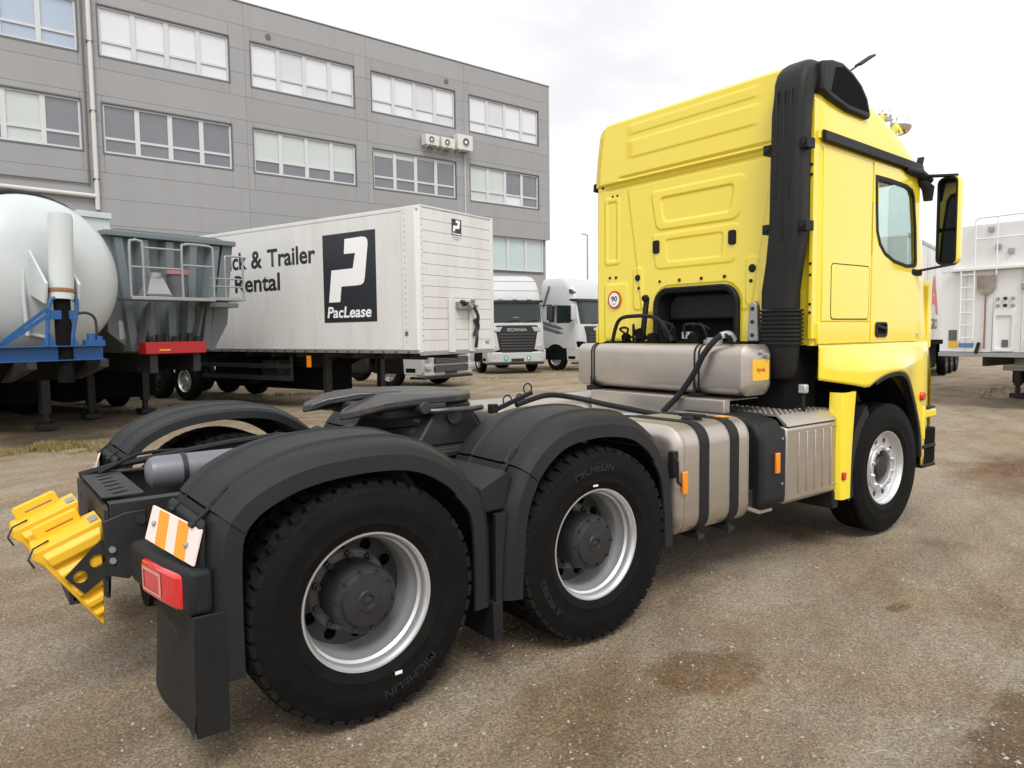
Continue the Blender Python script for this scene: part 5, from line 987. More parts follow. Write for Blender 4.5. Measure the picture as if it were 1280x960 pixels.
# ================================================================ silo tank trailer
TK = thing('tank_trailer', 'rounded white tank trailer on a blue front frame with an upright tipping ram', 'trailer', (-.397, 9.773, 0), math.radians(-75))
TZ = 2.60; TRr = 1.29
b = MB(); b.lathe([(TRr, -10), (TRr, -2), (TRr, -.1), (1.285, .08), (1.25, .25), (1.15, .43), (.95, .60), (.65, .72), (.3, .775), (0, .785)], (0, 0, TZ), (1, 0, 0), 64); tk = ob('tank_shell', b, 'tank_white', TK, ang=60)
for x in (-.12, -3.2, -6.3): b = MB(); b.lathe([(TRr+.001, x), (TRr+.012, x), (TRr+.012, x-.06), (TRr+.001, x-.06)], (0, 0, TZ), (1, 0, 0), 64, True); ob('shell_band', b, 'tank_white', tk)
b = MB(); b.cyl((1.22, 0, 2.22), (1.14, .07, 3.44), .165, 24); b.cyl((1.14, .07, 3.44), (1.138, .072, 3.48), .15, 24); rm = ob('tipping_ram', b, 'tank_white', TK)
MT['rust'] = mat('rusty_steel', (.26, .13, .06), .8, var=.5, scale=20)
b = MB(); b.lathe([(.17, 0), (.178, .01), (.178, .05), (.17, .06)], (1.215, .005, 2.32), (-.065, .057, 1), 24, True); ob('ram_collar', b, 'rust', rm)
b = MB(); b.cyl((1.24, 0, 1.0), (1.22, 0, 2.24), .11, 16); ob('ram_sleeve', b, 'void', rm)
for s in (-1, 1): b = MB(); b.prism([(.55, 2.35), (1.25, 2.15), (1.32, 2.45), (.72, 3.0), (.6, 2.9)], 'y', s*.22-.02, s*.22+.02); ob('ram_cradle', b, 'tank_white', TK, bev=.01)
b = MB(); b.tube([(.74, -.30, 1.7), (.78, -.34, 2.3), (.72, -.30, 2.95), (.62, -.15, 3.08), (.64, .0, 3.06)], .03, 8); ob('reinforcing_rib', b, 'tank_white', TK)
b = MB(); b.tube([(.72, -.30, 1.95), (.66, -.26, 1.72), (.62, 0, 1.66)], .03, 8); ob('reinforcing_rib', b, 'tank_white', TK)
b = MB(); b.box((1.22, -1.2, 1.325), (1.38, .52, 1.34)); b.box((1.22, -1.2, 1.53), (1.38, .52, 1.545)); b.box((1.25, -1.2, 1.34), (1.27, .52, 1.53)); bm_ = ob('front_beam', b, 'blue', TK, bev=.004)
b = MB(); b.tube([(1.3, -.26, 1.54), (1.3, -.21, 2.1), (1.3, -.17, 2.22), (1.3, -.08, 2.26), (1.3, .10, 2.26), (1.3, .17, 2.22), (1.3, .17, 2.1), (1.3, .06, 1.54)], .03, 8); ob('ram_portal', b, 'blue', TK)
b = MB(); b.box((1.28, -.2, 1.93), (1.32, .17, 2.06)); ob('portal_plate', b, 'blue', TK, bev=.005)
for y in (-.25, .05): b = MB(); b.prism([(y-.07, 1.545), (y+.12, 1.545), (y+.05, 1.72), (y+.0, 1.72)], 'x', 1.29, 1.31); ob('portal_gusset', b, 'blue', TK)
for dz in (0, .1): b = MB(); b.bar((1.32, -.90, 1.50+dz*.4), (1.32, -.24, 1.98+dz), .03, .05); ob('portal_strut', b, 'blue', TK)
b = MB(); b.tube(sm([(1.3, .18, 2.02), (1.3, .30, 2.03), (1.3, .40, 1.97), (1.3, .43, 1.85), (1.3, .43, 1.6)], 5), .02, 8); ob('hose', b, 'chassis', TK)
b = MB(); b.box((1.22, .25, 1.545), (1.36, .52, 1.62)); b.cyl((1.3, .35, 1.60), (1.3, .35, 1.72), .06, 12); b.cyl((1.3, .46, 1.60), (1.3, .46, 1.68), .05, 12); ob('valve_block', b, 'blue', TK)
b = MB(); b.prism([(1.38, 1.33), (1.38, 1.22), (.4, 1.0), (-9.5, .95), (-9.5, 1.2), (.9, 1.33)], 'y', -.55, -.43); b.prism([(1.38, 1.33), (1.38, 1.22), (.4, 1.0), (-9.5, .95), (-9.5, 1.2), (.9, 1.33)], 'y', .43, .55); ob('chassis_rail', b, 'chassis', TK)
b = MB(); b.prism([(.9, 1.32), (-.4, 1.32), (-.4, .98), (.3, 1.0)], 'y', -1.1, .5); ob('coupler_plate', b, 'void', TK)
for y in (-.75, .60): b = MB(); b.box((-1.6, y, .3), (-1.45, y+.15, 1.3)); b.box((-1.57, y+.03, .14), (-1.48, y+.12, .32)); b.box((-1.66, y-.08, .01), (-1.39, y+.23, .14)); ob('landing_leg', b, 'chassis', TK, bev=.01)
b = MB(); b.box((-1.3, -1.0, .45), (-1.24, -.60, 1.25)); ob('side_flap', b, 'blue', TK)
b = MB(); b.tube([(x, TRr*math.sin(a)*.0+y, TZ+z) for x, y, z in [(.1, -1.0, .95), (.0, -.6, 1.24), (0, -.2, 1.32), (-.05, .2, 1.32), (-.1, .6, 1.20), (-.12, .85, 1.03)] for a in (0,)], .045, 8); ob('hose', b, 'chassis', TK)
b = MB(); b.cyl((-2, 1.15, 3.5), (-1.6, 1.42, 3.62), .13, 16); b.lathe([(.14, 0), (.155, .02), (.155, .05), (.14, .07)], (-1.66, 1.38, 3.60), (.82, .55, .24), 16, True); ob('inlet_pipe', b, 'tank_white', TK)
b = MB(); b.cyl((-1.6, 1.42, 3.62), (-1.59, 1.427, 3.623), .115, 16); ob('pipe_mouth', b, 'void', TK)
for x in (-5.6, -6.95, -8.3):
    for s in (-1, 1): parked_wheel(TK, x, s*1.02, s, .5)
    b = MB(); b.cyl((x, -.9, .5), (x, .9, .5), .07, 10); ob('axle', b, 'chassis', TK)
# ================================================================ grey tipper trailer
TP = thing('tipper_trailer', 'grey ribbed tipper trailer with a railed front platform and red chassis beam', 'trailer', (1.945, 10.886, 0), math.radians(-75))
b = MB(); fr_ = [(-1.17, 1.75), (-.72, 1.36), (.76, 1.36), (1.10, 1.9), (1.27, 3.47), (-1.17, 3.47)]
bk_ = [(-1.17, 1.75), (-.72, 1.36), (.76, 1.36), (1.10, 1.9), (1.27, 3.47), (-1.17, 3.47)]
b.add([(-.15, y, z) for y, z in fr_]+[(-8.5, y, z) for y, z in bk_], [tuple(range(6))]+[(k, (k+1) % 6, 6+(k+1) % 6, 6+k) for k in range(6)]+[tuple(range(6, 12))]); ob('tipper_body', b, 'tipper', TP)
# slanted hopper plates and ribs on the front wall
for k, (yt, yb) in enumerate(((-.95, -.75), (-.50, -.42), (-.02, -.05), (.45, .28), (.92, .60))):
    b = MB(); b.add([(-.14, yt-.13, 3.42), (.03, yt-.07, 3.42), (.03, yt+.07, 3.42), (-.14, yt+.13, 3.42), (-.14, yb-.13, 1.40), (.05, yb-.07, 1.40), (.05, yb+.07, 1.40), (-.14, yb+.13, 1.40)], [(0,1,5,4), (1,2,6,5), (2,3,7,6), (0,3,2,1), (4,5,6,7)]); ob('front_rib', b, 'tipper', TP, ang=20)
b = MB(); b.box((-.18, -1.2, 3.44), (.09, 1.31, 3.54)); ob('top_rail', b, 'tipper', TP, bev=.015)
b = MB(); b.prism([(-1.17, 1.75), (-1.17, 3.44), (-.95, 3.44), (-.62, 1.40), (-.72, 1.36)], 'x', -.15, -.05); ob('corner_plate', b, 'tipper', TP)
b = MB(); b.prism([(1.08, 3.44), (1.29, 3.44), (1.12, 1.9), (.80, 1.36), (.70, 1.40)], 'x', -.15, -.02); ob('corner_plate', b, 'tipper', TP)
b = MB(); b.prism([(-1.15, 3.54), (1.28, 3.54), (1.0, 3.60), (-.9, 3.60)], 'x', -8.4, -.12); ob('tarpaulin', b, 'tipper', TP)
b = MB(); b.prism([(-.85, 3.6), (.1, 3.6), (.02, 4.10), (-.66, 4.10)], 'x', -3.2, -2.5); b.box((-3.25, -.6, 4.10), (-2.45, .06, 4.22)); ob('tarpaulin_housing', b, 'tank_white', TP, bev=.01)
b = MB(); b.box((.10, -.74, 1.345), (.42, .40, 1.56)); rb = ob('front_beam', b, 'red', TP, bev=.012)
b = MB(); b.box((.30, -.50, 1.40), (.425, -.30, 1.43)); ob('beam_label', b, 'amber_sheet', rb)
for y in (-.62, .20): b = MB(); b.box((-8.5, y, 1.0), (.3, y+.14, 1.34)); ob('chassis_rail', b, 'chassis', TP, ang=0)
for k in range(7): y = -.55+.15*k; b = MB(); b.cyl((.2, y, 1.56), (.2, y, 1.66+.03*(k % 3)), .05, 10); ob('valve', b, 'chassis', TP)
for y in (-.70, .30): b = MB(); b.bar((.15, y, 1.42), (.02, y+(.22 if y < 0 else .28), 2.30), .1, .08); ob('platform_support', b, 'trim', TP)
MT['rail_alu'] = mat('rail_aluminium', (.36, .365, .37), .45, .6, var=.08)
b = MB(); b.box((.12, -1.10, 2.30), (.75, .45, 2.36)); pf = ob('platform', b, 'rail_alu', TP, bev=.008)
b = MB(); b.box((-.05, .46, 2.33), (.55, 1.19, 2.39)); ob('platform', b, 'rail_alu', TP, bev=.008)
b = MB(); b.box((.2, .40, 2.20), (.6, 1.0, 2.29)); ob('step_box', b, 'trim', TP, bev=.01)
def hoop(y0, y1, zt, x=.7):
    return sm([(x, y0, 2.36), (x, y0, zt-.1), (x, y0+.05, zt-.02), (x, y0+.12, zt), (x, y1-.12, zt), (x, y1-.05, zt-.02), (x, y1, zt-.1), (x, y1, 2.36)], 3)
for y0, y1 in ((-1.08, -.86), (-.16, .44)): b = MB(); b.tube(hoop(y0, y1, 3.32), .024, 8); ob('railing_hoop', b, 'rail_alu', TP)
for y0, y1, z in ((-1.08, -.16, 2.86), (-.86, -.16, 3.20), (-.16, .44, 2.94)): b = MB(); b.tube([(.7, y0, z), (.7, y1, z)], .018, 8); ob('railing_bar', b, 'rail_alu', TP)
b = MB(); b.tube(sm([(.5, .80, 2.39), (.5, .80, 3.1), (.5, .86, 3.18), (.5, 1.14, 3.18), (.5, 1.18, 3.1), (.5, 1.18, 2.39)], 3), .02, 8); ob('railing_hoop', b, 'rail_alu', TP)
for z in (2.6, 2.75): b = MB(); b.tube([(.5, .5, z), (.5, 1.18, z)], .016, 8); ob('railing_bar', b, 'rail_alu', TP)
for y in (-.6, .5): b = MB(); b.box((-2.4, y-.07, .3), (-2.25, y+.08, 1.3)); b.box((-2.38, y-.04, .12), (-2.28, y+.05, .31)); b.box((-2.48, y-.14, .01), (-2.18, y+.15, .12)); ob('landing_leg', b, 'chassis', TP, bev=.01)
for x in (-4.7, -6.0, -7.3):
    for s in (-1, 1): parked_wheel(TP, x, s*.98, s, .5)
    b = MB(); b.cyl((x, -.9, .5), (x, .9, .5), .07, 10); ob('axle', b, 'chassis', TP)
for PR, bx_ in ((TK, ((-5.0, -3.2, -1.15, .9, .35, 1.0), (-3.0, -1.9, -1.0, -.3, .45, 1.2), (-9.6, -5.1, -.6, .6, .3, 1.0), (-2.9, -2.0, .3, .95, .45, 1.2))), (TP, ((-4.0, -2.6, -1.0, .9, .35, 1.0), (-8.4, -4.1, -.6, .5, .3, 1.0)))):
    for x0, x1, y0, y1, z0, z1 in bx_: b = MB(); b.box((x0, y0, z0), (x1, y1, z1)); ob('shade_block', b, 'void', PR, bev=.04)  # near-black blocks added to deepen the shade beneath the tank and tipper
b = MB(); b.box((-.14, -.98, 1.62), (-.045, -.84, 1.95)); ob('maker_plate', b, 'galv', TP)
TPM = Matrix.Translation(TP.location) @ Matrix.Rotation(TP.rotation_euler.z, 4, 'Z')
hp = thing('metal_hopper', 'small tapered aluminium hopper standing on the tipper platform', 'hopper', TPM @ Vector((.48, -.56, 2.362)), TP.rotation_euler.z)
b = MB(); b.add([(x, y, .02) for x, y in ((-.17, -.23), (.17, -.23), (.17, .23), (-.17, .23))]+[(x, y, .34) for x, y in ((-.1, -.11), (.1, -.11), (.1, .11), (-.1, .11))], [(0,1,5,4), (1,2,6,5), (2,3,7,6), (3,0,4,7), (4,5,6,7), (0,3,2,1)]); ob('cone', b, 'rail_alu', hp, bev=.006)
b = MB(); b.cyl((0, 0, .34), (0, 0, .43), .12, 16); ob('collar', b, 'galv', hp); b = MB(); b.box((.12, -.2, 0), (.18, .2, .05)); ob('outlet', b, 'trim', hp)
bk = thing('waste_bin', 'dark round bin with a red rim on the tipper platform', 'bin', TPM @ Vector((.33, -.06, 2.362)), TP.rotation_euler.z)
b = MB(); b.lathe([(0, 0), (.15, 0), (.185, .46), (.17, .46), (.14, .03), (0, .03)], (0, 0, 0), (0, 0, 1), 24); ob('tub', b, 'trim', bk)
b = MB(); b.lathe([(.186, .42), (.205, .43), (.205, .52), (.17, .52), (.17, .45)], (0, 0, 0), (0, 0, 1), 24, True); ob('rim', b, mat('faded_red', (.42, .2, .22), .6), bk)
# ================================================================ parked white tractor units
MT['grille_bar'] = mat('grille_bar_plastic', (.045, .045, .047), .4, var=.1)
def cab_truck(name, label, loc, az, style):
    b = None; t = thing(name, label, 'truck', loc, math.radians(az), 'white trucks parked by the building')
    HT_ = {'round': 3.95, 'sharp': 3.9, 'plain': 3.5}[style]; hw = 1.22
    # cab: rounded plan, leaning windscreen
    def rg(z, x0, xf, w_, r):
        p = [(x0, -w_)]
        for k in range(7): a = math.radians(-90+90*k/6); p.append((xf-r+r*math.cos(a), -w_+r+r*math.sin(a)))
        return [(x, y, z) for x, y in p+[(x, -y) for x, y in p[::-1]]]
    if style == 'round': lv = [(.95, 0, 1.22, .28), (1.5, .0, 1.22, .28), (1.9, -.03, 1.21, .28), (2.75, -.22, 1.17, .28), (2.95, -.24, 1.17, .28), (3.3, -.34, 1.15, .3), (3.7, -.62, 1.12, .32), (3.88, -.85, 1.05, .32), (3.95, -1.1, .9, .3)]
    elif style == 'sharp': lv = [(.95, 0, 1.23, .34), (1.5, .0, 1.23, .34), (1.9, -.05, 1.22, .34), (2.85, -.28, 1.19, .34), (3.1, -.35, 1.18, .34), (3.5, -.55, 1.15, .34), (3.8, -.85, 1.08, .32), (3.9, -1.15, .95, .3)]
    else: lv = [(1.0, 0, 1.22, .25), (1.5, 0, 1.22, .25), (2.7, -.2, 1.18, .25), (3.2, -.35, 1.15, .25), (3.45, -.7, 1.05, .25), (3.5, -1.0, .9, .2)]
    rows = [rg(z, -2.25, x, w_, r) for z, x, w_, r in lv]; b = MB(); b.grid(rows, wrap=True); n_ = len(rows[0]); b.f += [tuple(range(n_))[::-1], tuple(range(len(b.v)-n_, len(b.v)))]; b.mi += [0, 0]
    ob('cab', b, 'truck_white', t, ang=40)
    def front_sheet(z0, z1, x0, x1, w0, w1, r, g, nz__=3, frac=1.0):
        rows = []
        for i in range(nz__+1):
            q = i/nz__; z = z0+(z1-z0)*q; xf = x0+(x1-x0)*q; w_ = w0+(w1-w0)*q; p = []
            for k in range(-10, 11):
                y = w_*frac*k/10; e = max(0, abs(y)-(w_-r)); p.append((xf-r+math.sqrt(max(0, r*r-e*e))+g, y, z))
            rows.append(p)
        return MB().grid(rows)
    def cx(z):
        for k in range(len(lv)-1):
            if lv[k][0] <= z <= lv[k+1][0]: q = (z-lv[k][0])/(lv[k+1][0]-lv[k][0]); return lv[k][1]+(lv[k+1][1]-lv[k][1])*q, lv[k][2]+(lv[k+1][2]-lv[k][2])*q, lv[k][3]
        return lv[-1][1:4]
    wz0, wz1 = {'round': (2.02, 2.80), 'sharp': (1.95, 2.88), 'plain': (1.95, 2.75)}[style]
    (xa, wa, ra), (xb, wb, rb_) = cx(wz0), cx(wz1)
    ob('windscreen', front_sheet(wz0, wz1, xa, xb, wa, wb, ra, .006, 3, .97), 'truck_glass', t)
    for y in (-.45, .35): b = MB(); b.tube([(xa+.02, y, wz0+.02), (xa+.0, y+.55, wz0+.1)], .012, 6); ob('wiper', b, 'void', t)
    b = MB(); (xv, wv, _) = cx(wz1+.08); b.box((xv-.35, -wv, wz1+.02), (xv+.12, wv, wz1+.12)); ob('sun_visor', b, 'truck_glass' if style != 'plain' else 'grille', t, bev=.02)
    for s in (-1, 1):
        A = lambda a, c_: (min(s*a, s*c_), max(s*a, s*c_))
        w2_ = cx(2.4)[1]
        b = MB(); b.prism([(-1.35, 2.0), (-.62, 2.0), (-.42, 2.12), (-.52, 2.72), (-1.35, 2.76)], 'y', *A(w2_-.06, w2_+.014)); ob('side_window', b, 'truck_glass', t)
        b = MB(); b.box((-1.42, A(1.19, 1.224)[0], 1.0), (-1.41, A(1.19, 1.224)[1], 2.8)); ob('door_gap', b, 'void', t)
        b = MB(); b.box((-1.34, A(1.2, 1.235)[0], 1.55), (-1.14, A(1.2, 1.235)[1], 1.65)); ob('door_handle', b, 'void', t)
        b = MB(); b.tube([(cx(2.7)[0]-.15, s*1.15, 2.72), (cx(2.7)[0]+.05, s*1.42, 2.72)], .02, 6); mm = ob('mirror_arm', b, 'chassis', t)
        b = MB(); b.box((cx(2.7)[0]-.02, A(1.34, 1.56)[0], 2.1), (cx(2.7)[0]+.10, A(1.34, 1.56)[1], 2.75)); ob('mirror_housing', b, 'chassis' if style != 'sharp' else 'truck_white', t, bev=.04)
        # arch and wheel
        b = MB(); b.prism([(-1.4+.62*math.cos(a), .5+.62*math.sin(a)) for a in [math.radians(k*15) for k in range(13)]]+[(-2.02, .45), (-.78, .45)], 'y', *A(.7, 1.232)); ob('wheel_arch', b, 'void', t)
        wl = parked_wheel(t, -1.4, s*1.10, s, .5, rimc='silver'); parked_wheel(t, -5.0, s*1.05, s, .5)
        b = MB(); b.box((-4.3, A(.6, 1.2)[0], .45), (-2.3, A(.6, 1.2)[1], 1.0)); ob('fuel_tank', b, 'alu' if style != 'plain' else 'grille', t, bev=.08)
        b = MB(); b.prism([(-.76, .42), (-.1, .42), (-.02, .55), (-.02, .95), (-.8, .95)], 'y', *A(.9, 1.225)); ob('step_panel', b, 'truck_white', t, bev=.02)
        b = MB(); b.box((-.68, A(1.2, 1.23)[0], .5), (-.3, A(1.2, 1.23)[1], .62)); ob('step_opening', b, 'void', t)
    # grille, bumper, lamps, plate
    if style == 'round':
        b = MB(); b.prism([(-.82, 1.92), (.82, 1.92), (.90, 1.86), (.74, .98), (.60, .80), (-.60, .80), (-.74, .98), (-.90, 1.86)], 'x', -.1, .025); gl = ob('grille', b, 'grille', t, bev=.02)
        for k in range(6): z = 1.52-.115*k; b = MB(); b.box((.02, -.72+.01*k, z), (.06, .72-.01*k, z+.055)); ob('grille_bar', b, 'grille_bar', gl, bev=.01)
        text('badge_lettering', 'SCANIA', .2, 'chrome', gl, frame_m((.028, 0, 1.68), (0, 1, 0), (0, 0, 1)), fitw=.85, fith=.13, bold=.008, extrude=.004)
        for s in (-1, 1):
            b = MB(); b.prism([(s*.62, 1.86), (s*1.0, 1.82), (s*.98, 1.70), (s*.72, 1.66)], 'x', .0, .035); ob('air_inlet', b, 'lamp', t, bev=.01)
            b = MB(); b.prism([(s*.80, .92), (s*1.14, .90), (s*1.16, 1.10), (s*.84, 1.16)], 'x', -.2, .02); ob('headlamp', b, 'lamp', t, bev=.02)
            b = MB(); b.prism([(s*1.0, .91), (s*1.15, .90), (s*1.16, 1.10), (s*1.04, 1.13)], 'x', .018, .028); ob('indicator_lamp', b, 'red_lens' if s < 0 else 'lamp', t)
            b = MB(); b.cyl((.02, s*.48, .62), (.055, s*.48, .62), .10, 20); ob('round_sticker', b, 'green_ink', t)
            text('sticker_lettering', 'V' if s < 0 else 'L', .1, 'sticker', t, frame_m((.057, s*.48, .57), (0, 1, 0), (0, 0, 1)), fitw=.07, fith=.1, bold=.006)
            b = MB(); b.cyl((.02, s*.95, .68), (.05, s*.95, .68), .045, 12); ob('fog_lamp', b, 'lamp', t)
        (xq, wq, rq), (xp, wp, rp) = cx(3.29), cx(3.31); ob('roof_seam', front_sheet(3.29, 3.31, xq, xp, wq, wp, rq, .004, 1, .98), 'trim', t); (xq, wq, rq), (xp, wp, rp) = cx(3.68), cx(3.70); ob('roof_seam', front_sheet(3.68, 3.70, xq, xp, wq, wp, rq, .004, 1, .98), 'trim', t)
        for y in (-.6, 0, .6): b = MB(); b.box((cx(2.95)[0]-.1, y-.08, 2.93), (cx(2.95)[0]+.13, y+.08, 3.0)); ob('marker_lamp', b, 'lamp', t, bev=.01)
        b = MB(); b.box((cx(2.25)[0]-.02, -.12, 2.14), (cx(2.25)[0]+.012, .1, 2.24)); ob('windscreen_card', b, 'sticker', t)
        zb0, zb1 = .42, .86
    elif style == 'sharp':
        b = MB(); b.prism([(-.95, 1.86), (.95, 1.86), (.80, 1.0), (.70, .75), (-.70, .75), (-.80, 1.0)], 'x', -.1, .025); gl = ob('grille', b, 'grille', t, bev=.02)
        for k in range(6): z = 1.5-.13*k; b = MB(); b.box((.02, -.74, z), (.06, .74, z+.06)); ob('grille_bar', b, 'grille_bar', gl, bev=.01)
        text('badge_lettering', 'SCANIA', .2, 'chrome', gl, frame_m((.028, 0, 1.68), (0, 1, 0), (0, 0, 1)), fitw=.85, fith=.11, bold=.008, extrude=.004)
        for s in (-1, 1):
            b = MB(); b.prism([(s*.80, .98), (s*1.20, 1.0), (s*1.22, 1.24), (s*.92, 1.20)], 'x', -.32, .03); hl_ = ob('headlamp', b, 'void', t, bev=.02)
            b = MB(); b.prism([(s*.86, 1.02), (s*1.14, 1.04), (s*1.15, 1.12), (s*.90, 1.10)], 'x', .03, .036); ob('lamp_lens', b, 'lamp', hl_)
        for k, (x0, z0) in enumerate(((-2.1, 1.95), (-2.1, 1.75), (-2.15, 2.9))):
            b = MB(); b.prism([(x0, z0), (x0+.9, z0-.2), (x0+1.15, z0-.18), (x0+.9, z0-.08), (x0, z0+.14)] if k < 2 else [(x0, 2.7), (x0+.1, 2.7), (x0+.45, 3.55), (x0+.38, 3.6)], 'y', -1.2385, -1.21); ob('side_decal', b, 'trim', t)
        b = MB(); b.prism([(-1.75, 2.05), (-1.46, 2.05), (-1.46, 2.75), (-1.75, 2.72)], 'y', -1.235, -1.17); ob('side_window', b, 'truck_glass', t)
        b = MB(); b.prism([(-.62, 3.25), (-.45, 3.25), (-.60, 3.4), (-.66, 3.4)], 'y', -1.2, 1.2); ob('roof_lamp', b, 'truck_glass', t)
        b = MB(); b.box((.02, -.1+.35, .72), (.07, .35+.1, .92)); ob('round_sticker', b, 'green_ink', t)
        zb0, zb1 = .36, .74
    else:
        b = MB(); b.box((-.05, -.78, 1.05), (.04, .78, 1.30)); ob('grille', b, 'grille', t, bev=.02)
        for z in (.50, .75, 1.02):
            b = MB(); b.prism(rrect(-.80, z, .80, z+.19, .05), 'x', .02, .085); gl = ob('bumper_opening', b, 'grille', t, bev=.01)
            for k in range(3): b = MB(); b.box((.083, -.76, z+.03+.05*k), (.092, .76, z+.05+.05*k)); ob('grille_bar', b, 'trim', gl)
        for s in (-1, 1):
            b = MB(); b.prism([(s*.92, .85), (s*1.12, .82), (s*1.16, 1.22), (s*.98, 1.25)], 'x', -.25, .07); ob('headlamp', b, 'lamp', t, bev=.02)
            b = MB(); b.prism([(s*.90, .55), (s*1.14, .60), (s*1.14, .72), (s*.92, .70)], 'x', -.2, .075); ob('fog_lamp', b, 'lamp', t, bev=.02)
        zb0, zb1 = .36, 1.0
    b = MB(); rows = []
    for z, g in ((zb0, -.06), (zb0+.06, .03), (zb1-.05, .05), (zb1, .0)):
        p = []
        for k in range(-12, 13): y = 1.22*k/12; e = max(0, abs(y)-.92); p.append((-.30+math.sqrt(max(0, .09-e*e))+g, y, z))
        rows.append(p)
    b.grid(rows); ob('bumper', b, 'truck_white', t)
    b = MB(); b.box((-.6, -1.15, zb0-.07), (-.02, 1.15, zb0)); ob('lower_lip', b, 'chassis', t, bev=.01)
    b = MB(); b.box((.03, -.26, zb0+.06), (.072, .26, zb0+.18)); ob('number_plate', b, 'grille' if style == 'round' else 'ink', t)
    for s in (-1, 1): b = MB(); b.box((-6.2, s*.43-.04, .65), (-.5, s*.43+.04, .9)); ob('chassis_rail', b, 'chassis', t)
    return t
cab_truck('parked_truck', 'white truck facing out with slatted dark grille, green round bumper stickers, beside the box trailer', (16.46, 19.1, 0), -109, 'round')
cab_truck('parked_truck', 'white truck with grey side decals and dark side window, next to the yellow cab', (20.32, 18.4, 0), -83, 'sharp')
cab_truck('parked_truck', 'white truck hidden behind the box trailer, only its slotted bumper and mirror showing', (10.6, 14.85, 0), -72, 'plain')
# ================================================================ white trailer with ladders on the right
MT['bright_white'] = mat('bright_white_paint', (.78, .78, .78), .4, var=.03, dirt=.15, dcol=(.55, .53, .5), dscale=2, dst=(1, 1, .3))
LT = thing('white_trailer', 'white moving-floor trailer with ladders and a shovel on its front wall', 'trailer', (15.30, 2.88, 0), math.radians(178))
b = MB(); b.box((-12, .0, 1.13), (-.06, 2.5, 3.70)); ob('body', b, 'bright_white', LT, bev=.03)
for k in range(5): y = .0+.5*k; b = MB(); b.box((-.06, y+.003, 1.15), (-.005, y+.497, 2.79)); ob('front_panel', b, 'bright_white', LT, bev=.003)
b = MB(); b.box((-.06, .25, 2.80), (.12, 2.5, 2.86)); ob('ledge', b, 'bright_white', LT, bev=.008)
b = MB(); b.box((-.06, 0, 2.795), (-.004, 2.5, 3.72)); ob('upper_panel', b, 'bright_white', LT, bev=.006)
b = MB(); b.box((-.08, -.01, 1.05), (.02, 2.51, 1.135)); ob('bottom_rail', b, 'galv', LT, bev=.006)
def ladder(y0, z0, z1, n, w_=.25):
    b = MB()
    b.tube([(.02, y0, z0), (.10, y0, z0+.06), (.10, y0, 2.82)], .016, 6); b.tube([(.02, y0+w_, z0), (.10, y0+w_, z0+.06), (.10, y0+w_, z1)], .016, 6)
    ld = ob('ladder', b, 'bright_white', LT)
    for k in range(n): z = z0+.12+k*(2.72-z0-.12)/(n-1); b = MB(); b.tube([(.10, y0, z), (.10, y0+w_, z)], .013, 6); ob('rung', b, 'bright_white', ld)
ladder(.43, 1.32, 3.80, 6); ladder(1.60, 1.32, 2.82, 6)
b = MB(); b.tube([(.10, .68, 3.80), (.10, .74, 3.84), (.10, 1.9, 3.84)], .018, 6); b.tube([(.10, .68, 3.42), (.10, 1.9, 3.42)], .016, 6); b.tube([(.10, 1.08, 2.7), (.10, 1.08, 3.84)], .014, 6); b.tube([(.10, 1.75, 2.7), (.10, 1.75, 3.84)], .014, 6); ob('guard_rail', b, 'bright_white', LT)
MT['wood'] = mat('shovel_wood', (.25, .13, .08), .7, var=.3, scale=8); MT['tarnish'] = mat('tarnished_steel', (.36, .32, .27), .5, .5, var=.4, scale=9)
LTM = Matrix.Translation(LT.location) @ Matrix.Rotation(LT.rotation_euler.z, 4, 'Z')
sh = thing('shovel', 'steel shovel hung blade up on the white trailer front wall', 'shovel', LTM @ Vector((.05, .88, 1.22)), math.radians(178))
b = MB(); b.tube([(0, 0, 0), (0, 0, 1.15)], .018, 8); ob('handle', b, 'wood', sh)
b = MB(); b.grid([[(.012-.03*abs(q)/.2+.02*k/3, q*.85, 1.20+.27*k/3) for q in (-.2, -.1, 0, .1, .2)] for k in range(4)]); b.prism([(-.08, 1.10), (.08, 1.10), (.165, 1.20), (-.165, 1.20)], 'x', -.005, .015); ob('blade', b, 'tarnish', sh)
b = MB(); b.plate(rrect(1.02, 1.17, 1.40, 2.02, .05), [rrect(1.07, 1.22, 1.35, 1.88, .03)], 'x', -.004, .03); ob('valve_cabinet', b, 'bright_white', LT, bev=.006)
for k in range(3):
    for z in (2.08, 2.22): b = MB(); b.lathe([(0, .06), (.025, .06), (.035, .0)], (.0, 1.09+.13*k, z), (1, 0, 0), 10); ob('coupling', b, 'chassis' if (k+int(z*100)) % 2 else 'galv', LT)
b = MB(); b.box((-.004, 1.18, 1.25), (.012, 1.29, 1.40)); ob('switch_plate', b, 'trim', LT)
b = MB(); b.box((-.004, .18, 1.38), (.006, .34, 1.60)); ob('info_plate', b, 'trim', LT); b = MB(); b.box((-.004, .18, 1.24), (.006, .36, 1.37)); ob('warning_sticker', b, 'label_yellow', LT); b = MB(); b.box((-.004, .38, 1.24), (.006, .66, 1.33)); ob('maker_sticker', b, 'blue_ink', LT)
for y, z in ((.88, 3.66), (1.02, 3.30), (1.25, 3.20), (1.5, 2.5)): b = MB(); b.box((-.01, y, z-.11), (.05, y+.10, z)); ob('latch', b, 'galv', LT, bev=.01)
for y in (.72, 1.62): b = MB(); b.bar((.03, y, 1.12), (.09, y+.08, 1.34), .05, .05); ob('lock_lever', b, 'chassis', LT)
b = MB(); b.box((-2.2, .6, .70), (-1.6, 1.9, .98)); sg = ob('side_underrun', b, 'galv', LT, bev=.01)
b = MB(); b.box((-1.6, .62, .80), (-1.585, 1.88, .82)); ob('carrier_strip', b, 'sticker', sg)
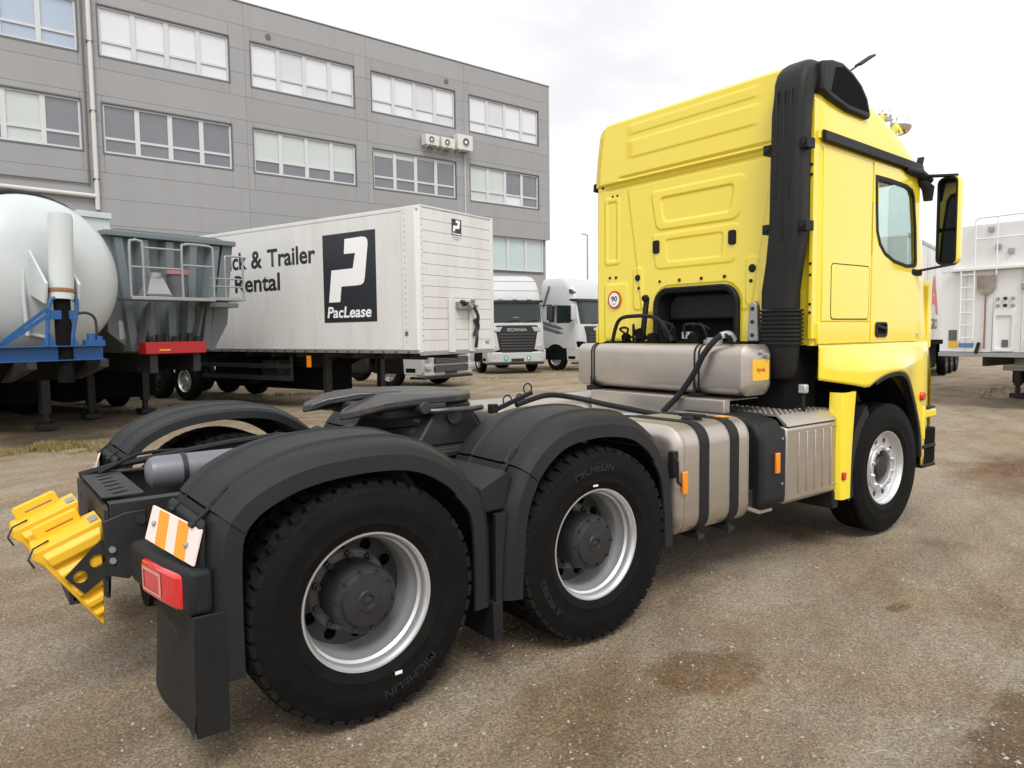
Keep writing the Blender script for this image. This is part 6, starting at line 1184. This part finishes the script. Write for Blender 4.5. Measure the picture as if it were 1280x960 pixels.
for y in (.35, 1.95): b = MB(); b.box((-3.0, y, .3), (-2.85, y+.14, 1.1)); b.box((-3.06, y-.06, .01), (-2.8, y+.2, .12)); b.box((-2.97, y+.03, .1), (-2.88, y+.11, .31)); ob('landing_leg', b, 'chassis', LT, bev=.01)
for y in (.72, 1.68): b = MB(); b.box((-12, y, .85), (-.3, y+.1, 1.12)); ob('chassis_rail', b, 'chassis', LT)
for x in (-7.5, -8.8, -10.1):
    parked_wheel(LT, x, .2, -1, .5); parked_wheel(LT, x, 2.3, 1, .5)
    b = MB(); b.cyl((x, .3, .5), (x, 2.2, .5), .07, 10); ob('axle', b, 'chassis', LT)
for x in (-4.6, -6.4): b = MB(); b.box((x, .15, .32), (x+1.3, 2.35, 1.04)); ob('under_shade_block', b, 'void', LT, bev=.03)  # added near-black blocks standing in for the underside shade
# trailer with a red letter standing behind it
AT = thing('lettered_trailer', 'white trailer with a large red letter on its side, behind the laddered trailer', 'trailer', (17.55, 7.31, 0), math.radians(195))
b = MB(); b.box((-13, -0, 1.2), (0, 2.5, 4.05)); ob('body', b, 'trailer_white', AT, bev=.04)
for x in (-3.9, -6.9, -12.3): b = MB(); b.box((x, .3, .32), (x+2.7, 2.25, 1.14)); ob('under_shade_block', b, 'void', AT, bev=.03)  # dark blocks added so the gap below the body reads as shade
text('side_lettering', 'A', 1., 'red_ink', AT, frame_m((-4.3, 2.508, 2.05), (-1, 0, 0), (0, 0, 1)), fitw=1.7, fith=1.15, bold=.03)
text('side_lettering', 'AGRO', 1., 'trim', AT, frame_m((-4.2, 2.508, 1.6), (-1, 0, 0), (0, 0, 1)), fitw=1.7, fith=.32, bold=.02)
for k in range(9): x = -.2-1.4*k; b = MB(); b.box((x, 2.5, 1.22), (x+.02, 2.506, 4.0)); ob('panel_seam', b, 'galv', AT)
b = MB(); b.box((-13, 2.49, 3.98), (0, 2.52, 4.07)); b.box((-13, 2.49, 1.15), (0, 2.52, 1.25)); ob('side_rail', b, 'galv', AT)
for y in (.72, 1.68): b = MB(); b.box((-12.5, y, .85), (-.5, y+.1, 1.2)); ob('chassis_rail', b, 'chassis', AT)
for y in (.35, 1.95): b = MB(); b.box((-2.6, y, .01), (-2.45, y+.14, 1.2)); ob('landing_leg', b, 'chassis', AT)
for x in (-8, -9.3, -10.6):
    parked_wheel(AT, x, .2, -1, .5); parked_wheel(AT, x, 2.3, 1, .5)
    b = MB(); b.cyl((x, .3, .5), (x, 2.2, .5), .07, 10); ob('axle', b, 'chassis', AT)
# ================================================================ lamp post far off
LP = thing('lamp_post', 'thin grey lamp post standing far behind the parked trucks', 'lamp post', (0, 0, 0))
d_ = _f + _r2*(95/915.6); d_.z = 0; d_.normalize(); LP.location = (-1.361+d_.x*62, -4.048+d_.y*62, 0)
b = MB(); b.tube([(0, 0, 0), (0, 0, 5), (0, 0, 9.6)], [.11, .09, .06], 10); ob('post', b, 'galv', LP)
b = MB(); b.bar((0, 0, 9.6), (-.45, .2, 9.7), .14, .08); ob('lamp_head', b, 'galv', LP)
